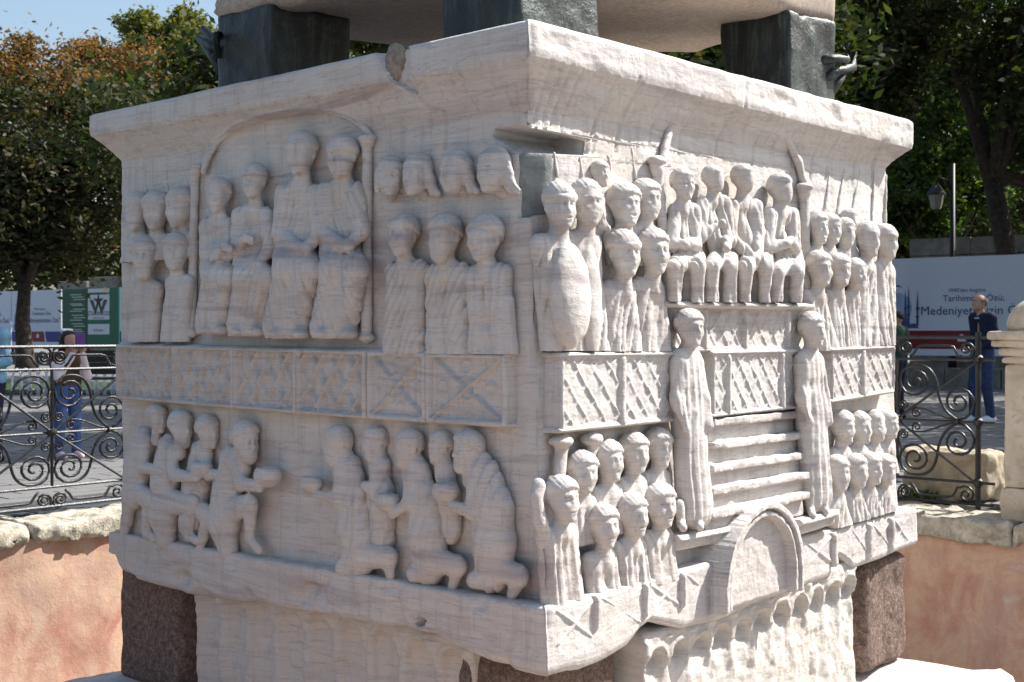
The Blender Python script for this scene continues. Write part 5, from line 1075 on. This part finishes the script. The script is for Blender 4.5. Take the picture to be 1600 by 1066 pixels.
# ------------------------------------------------------------------ people
def person(label, base, face_dir, h, J, tops, legs_mat, hair, shoes_mat, headpose=(0, 0), extra=None, bald=False):
    """J: joint positions (x, forward, z) for a body 1.75 m tall; sides -1 and 1"""
    n = np.array([face_dir[0], face_dir[1], 0.0]); n /= np.linalg.norm(n); xd = np.cross((0, 0, 1.0), n); k = h / 1.75; base = np.array(base, float)
    r = empty('person', tuple(base), label=label, cat='person')
    W = lambda V: base + V[:, :1] * xd + V[:, 1:2] * n + V[:, 2:] * np.array([0, 0, 1.0])
    j = lambda a: tuple(np.array(a, float) * k)
    def put(nm, S, mat, hres=.013, **kw):
        V, Q = S.net(hres, **kw); return add(nm, mesh_np(nm, W(V), Q), mat, r)
    H = J['H'] * k; hc = j(J['head']); B = Sdf(); sd_head(B, hc, H, headpose[0], 'none', headpose[1])
    R = lambda a: a * k
    sh, hip = J['sh'], J['hip']; mid = lambda A: tuple((np.array(A[0]) + A[1]) / 2)
    B.cap(j(mid(sh)), j(mid(hip)), R(.07), R(.06), .03)
    for q in (0, 1):
        B.chain([(j(sh[q]), R(.045)), (j(J['el'][q]), R(.036)), (j(J['wr'][q]), R(.026))], .012)
        wr, hd = np.array(J['wr'][q]), np.array(J['hand'][q]); B.cap(j(wr), j((wr + hd) / 2), R(.026), R(.034), .01)
        d = (hd - wr) / (np.linalg.norm(hd - wr) + 1e-9); sd = np.cross(d, (0, 0, 1.0)) if abs(d[2]) < .8 else np.array([1.0, 0, 0]); sd = sd / np.linalg.norm(sd)
        for i_, ln in enumerate((.075, .088, .082, .065)):
            p0 = (wr + hd) / 2 + sd * (.027 - .018 * i_); p1 = p0 + d * ln * .6; p2 = p1 + d * ln * .25 + np.array([0, -.03, -.02]); B.chain([(j(p0), R(.012)), (j(p1), R(.010)), (j(p2), R(.008))], .004)
        t0 = (wr * .7 + hd * .3) + sd * .03; B.chain([(j(t0), R(.014)), (j(t0 + d * .035 + sd * .02), R(.011)), (j(t0 + d * .065 + sd * .012), R(.009))], .005)
        B.chain([(j(hip[q]), R(.058)), (j(J['kn'][q]), R(.048)), (j(J['an'][q]), R(.034))], .02); f = np.array(J['an'][q]); B.cap(j(f + (0, 0, -.03)), j(f + (0, .13, -.05)), R(.035), R(.028), .02)
    put('body', B, M['skin'], .011)
    P = Sdf()
    for q in (0, 1): P.chain([(j(hip[q]), R(.105)), (j(J['kn'][q]), R(.072)), (j(np.array(J['an'][q]) + (0, 0, .0)), R(.058))], .03, 1, (.06, .9, R(.008), q))
    P.cap(j(np.array(hip[0]) + (0, 0, .08)), j(np.array(hip[1]) + (0, 0, .08)), R(.10), R(.10), .04); put('trousers', P, legs_mat, zmin=J['an'][0][2] * k - .03)
    for q in (0, 1):
        S = Sdf(); f = np.array(J['an'][q]); S.chain([(j(f + (0, -.045, -.045)), R(.045)), (j(f + (0, .06, -.045)), R(.048)), (j(f + (0, .16, -.055)), R(.036))], .02); S.cap(j(f), j(f + (0, 0, -.04)), R(.05), R(.05), .02); put('shoe', S, shoes_mat, zmin=.0)
    for nm, mat, kind, rr in tops:
        S = Sdf(); fo = (.07, .5, R(.010), rr * 40)
        S.cap(j(sh[0]), j(sh[1]), R(.075 + rr), R(.075 + rr), .04); c = mid(sh); w = abs(sh[1][0] - sh[0][0]) * .33
        for sx in (-1, 1): S.cap(j((c[0] + sx * w, c[1], c[2] - .08)), j((mid(hip)[0] + sx * w * .75, mid(hip)[1], mid(hip)[2] + (.03 if kind != 'vest' else .12))), R(.095 + rr), R(.088 + rr), .05, .95, fo)
        if kind == 'sleeves':
            for q in (0, 1): S.chain([(j(sh[q]), R(.066)), (j(J['el'][q]), R(.056)), (j(np.array(J['wr'][q])), R(.042))], .02, 1, fo)
        put(nm, S, mat)
    if hair:
        S = Sdf(); cy, sy = math.cos(headpose[0]), math.sin(headpose[0]); Hp = lambda x, d, z: (hc[0] + H * (x * cy + d * sy), hc[1] + H * (-x * sy + d * cy), hc[2] + H * (z - headpose[1] * d))
        S.ell(Hp(0, -.05, .12), (.40 * H, .46 * H, .40 * H), .01, rot=headpose[0], fold=('hair', .012 * H, 14), cut=((.02 if not bald else -.25) * H, .55 if not bald else 1.3))
        if bald: S.ell(Hp(0, .05, .36), (.40 * H, .50 * H, .30 * H), .02, sub=True)
        if hair == 'long': S.chain([(Hp(0, -.28, .05), .30 * H), (Hp(.0, -.36, -.45), .30 * H), (Hp(0, -.36, -1.0), .16 * H)], .05, 1, (.02, .2, .006)); [S.chain([(Hp(sx * .32, .02, .1), .12 * H), (Hp(sx * .36, -.06, -.4), .13 * H)], .03) for sx in (-1, 1)]
        put('hair', S, M['grey_hair'] if bald else M['hair'], .006)
    if extra: extra(r, put, j, hc, H, W)
    return r, W, k
std = dict(H=.235, head=(0, .03, 1.63), sh=((-.18, 0, 1.42), (.18, 0, 1.42)), el=((-.24, -.02, 1.14), (.24, -.02, 1.14)), wr=((-.16, .2, 1.06), (.16, .2, 1.06)), hand=((-.08, .3, 1.06), (.08, .3, 1.06)), hip=((-.09, 0, .92), (.09, 0, .92)), kn=((-.10, .03, .50), (.10, .03, .50)), an=((-.10, 0, .09), (.10, 0, .09)))
gb = ground(105, 716)
gj = dict(std, H=.268, head=(0, .06, 1.58), sh=((-.165, 0, 1.34), (.165, 0, 1.34)), el=((-.21, .16, 1.10), (.21, .16, 1.10)), wr=((-.07, .30, 1.40), (.07, .30, 1.40)), hand=((-.05, .32, 1.52), (.05, .32, 1.52)), hip=((-.095, 0, .88), (.095, 0, .88)), kn=((-.11, .02, .48), (.11, .02, .48)), an=((-.11, 0, .09), (.12, .02, .09)))
def girl_extra(r, put, j, hc, H, W):
    S = Sdf(); [S.ell((hc[0] + .035 * q, hc[1] - .05, hc[2] + .52 * H), (.03, .03, .02), .01) for q in (-1, 0, 1)]; put('hair_bow', S, M['white'], .006)
gr, gW, gk = person('girl in brown vest and jeans taking a picture with a purple phone', gb, (.72, -.69), 1.295, gj, [('sweater', M['pinkwhite'], 'sleeves', .01), ('vest', M['brownvest'], 'vest', .022)], M['denim'], 'long', M['shoe'], (0, .12), girl_extra)
S = Sdf().box((0, .365 * gk, 1.58 * gk), (.052, .007, .075), .006); V, Q = S.net(.004); add('phone', mesh_np('phone', gW(V), Q), M['purple'], None, label='purple phone held up in the girl\'s hands', cat='phone')
mb = ground(1535, 660)
mj = dict(std, head=(0, .05, 1.625), el=((-.25, -.06, 1.15), (.25, -.06, 1.15)), wr=((-.17, .16, 1.02), (.17, .16, 1.02)), hand=((-.10, .26, 1.0), (.10, .26, 1.0)), kn=((-.10, .07, .50), (.10, 0, .50)), an=((-.10, .07, .09), (.10, -.06, .09)))
def collar(r, put, j, hc, H, W):
    S = Sdf(); S.chain([((.075 * math.cos(a), .02 + .085 * math.sin(a), hc[2] - .80 * H - .02 * math.sin(a)), .013) for a in np.linspace(-.4, 3.6, 9)], .004); put('collar', S, M['collar'], .006)
person('bald man in a dark navy shirt and jeans looking up at the pedestal', mb, (-1, -.25), 1.79, mj, [('shirt', M['navy'], 'sleeves', .012)], M['dark_denim'], 'short', M['white'], (0, -.25), collar, True)
person('dark-haired person in a dark green jacket half hidden by the pedestal', ground(1404, 655), (-.8, .6), 1.56, std, [('jacket', M['darkgreen'], 'sleeves', .025)], M['navy'], 'short', M['black'])
person('person in a light blue denim jacket cut off behind the railing', ground(-13, 722), (-.5, -.8), 1.50, std, [('jacket', M['bluejacket'], 'sleeves', .03)], M['navy'], 'short', M['black'])
# ------------------------------------------------------------------ sub-parts: pieces fixed to one part of their thing
def nest(root_name, part, subs):
    for r in [o for o in COL.objects if o.parent is None and o.name.split('.')[0] == root_name]:
        kids = [c for c in COL.objects if c.parent == r]; main = [c for c in kids if c.name.split('.')[0] == part]
        for c in kids:
            if main and c.name.split('.')[0] in subs: c.parent = main[0]
nest('hoarding_panel', 'board', ('red_stripe', 'blue_stripe', 'slanted_edge', 'emblem', 'lettering', 'minaret_print', 'balcony_print', 'haze_print', 'skyline_print', 'gull_print', 'dark_field', 'white_field', 'logo_wing', 'logo_star', 'small_print'))
nest('bronze_cube', 'cube_body', ('hook',)); nest('person', 'hair', ('hair_bow',)); nest('person', 'shirt', ('collar',)); nest('street_lamp', 'lantern_glass', ('lantern_roof',)); nest('carved_pedestal', 'cornice', ('mortar_patch',)); nest('carved_pedestal', 'wall', ('notch_lining', 'spear_shaft'))
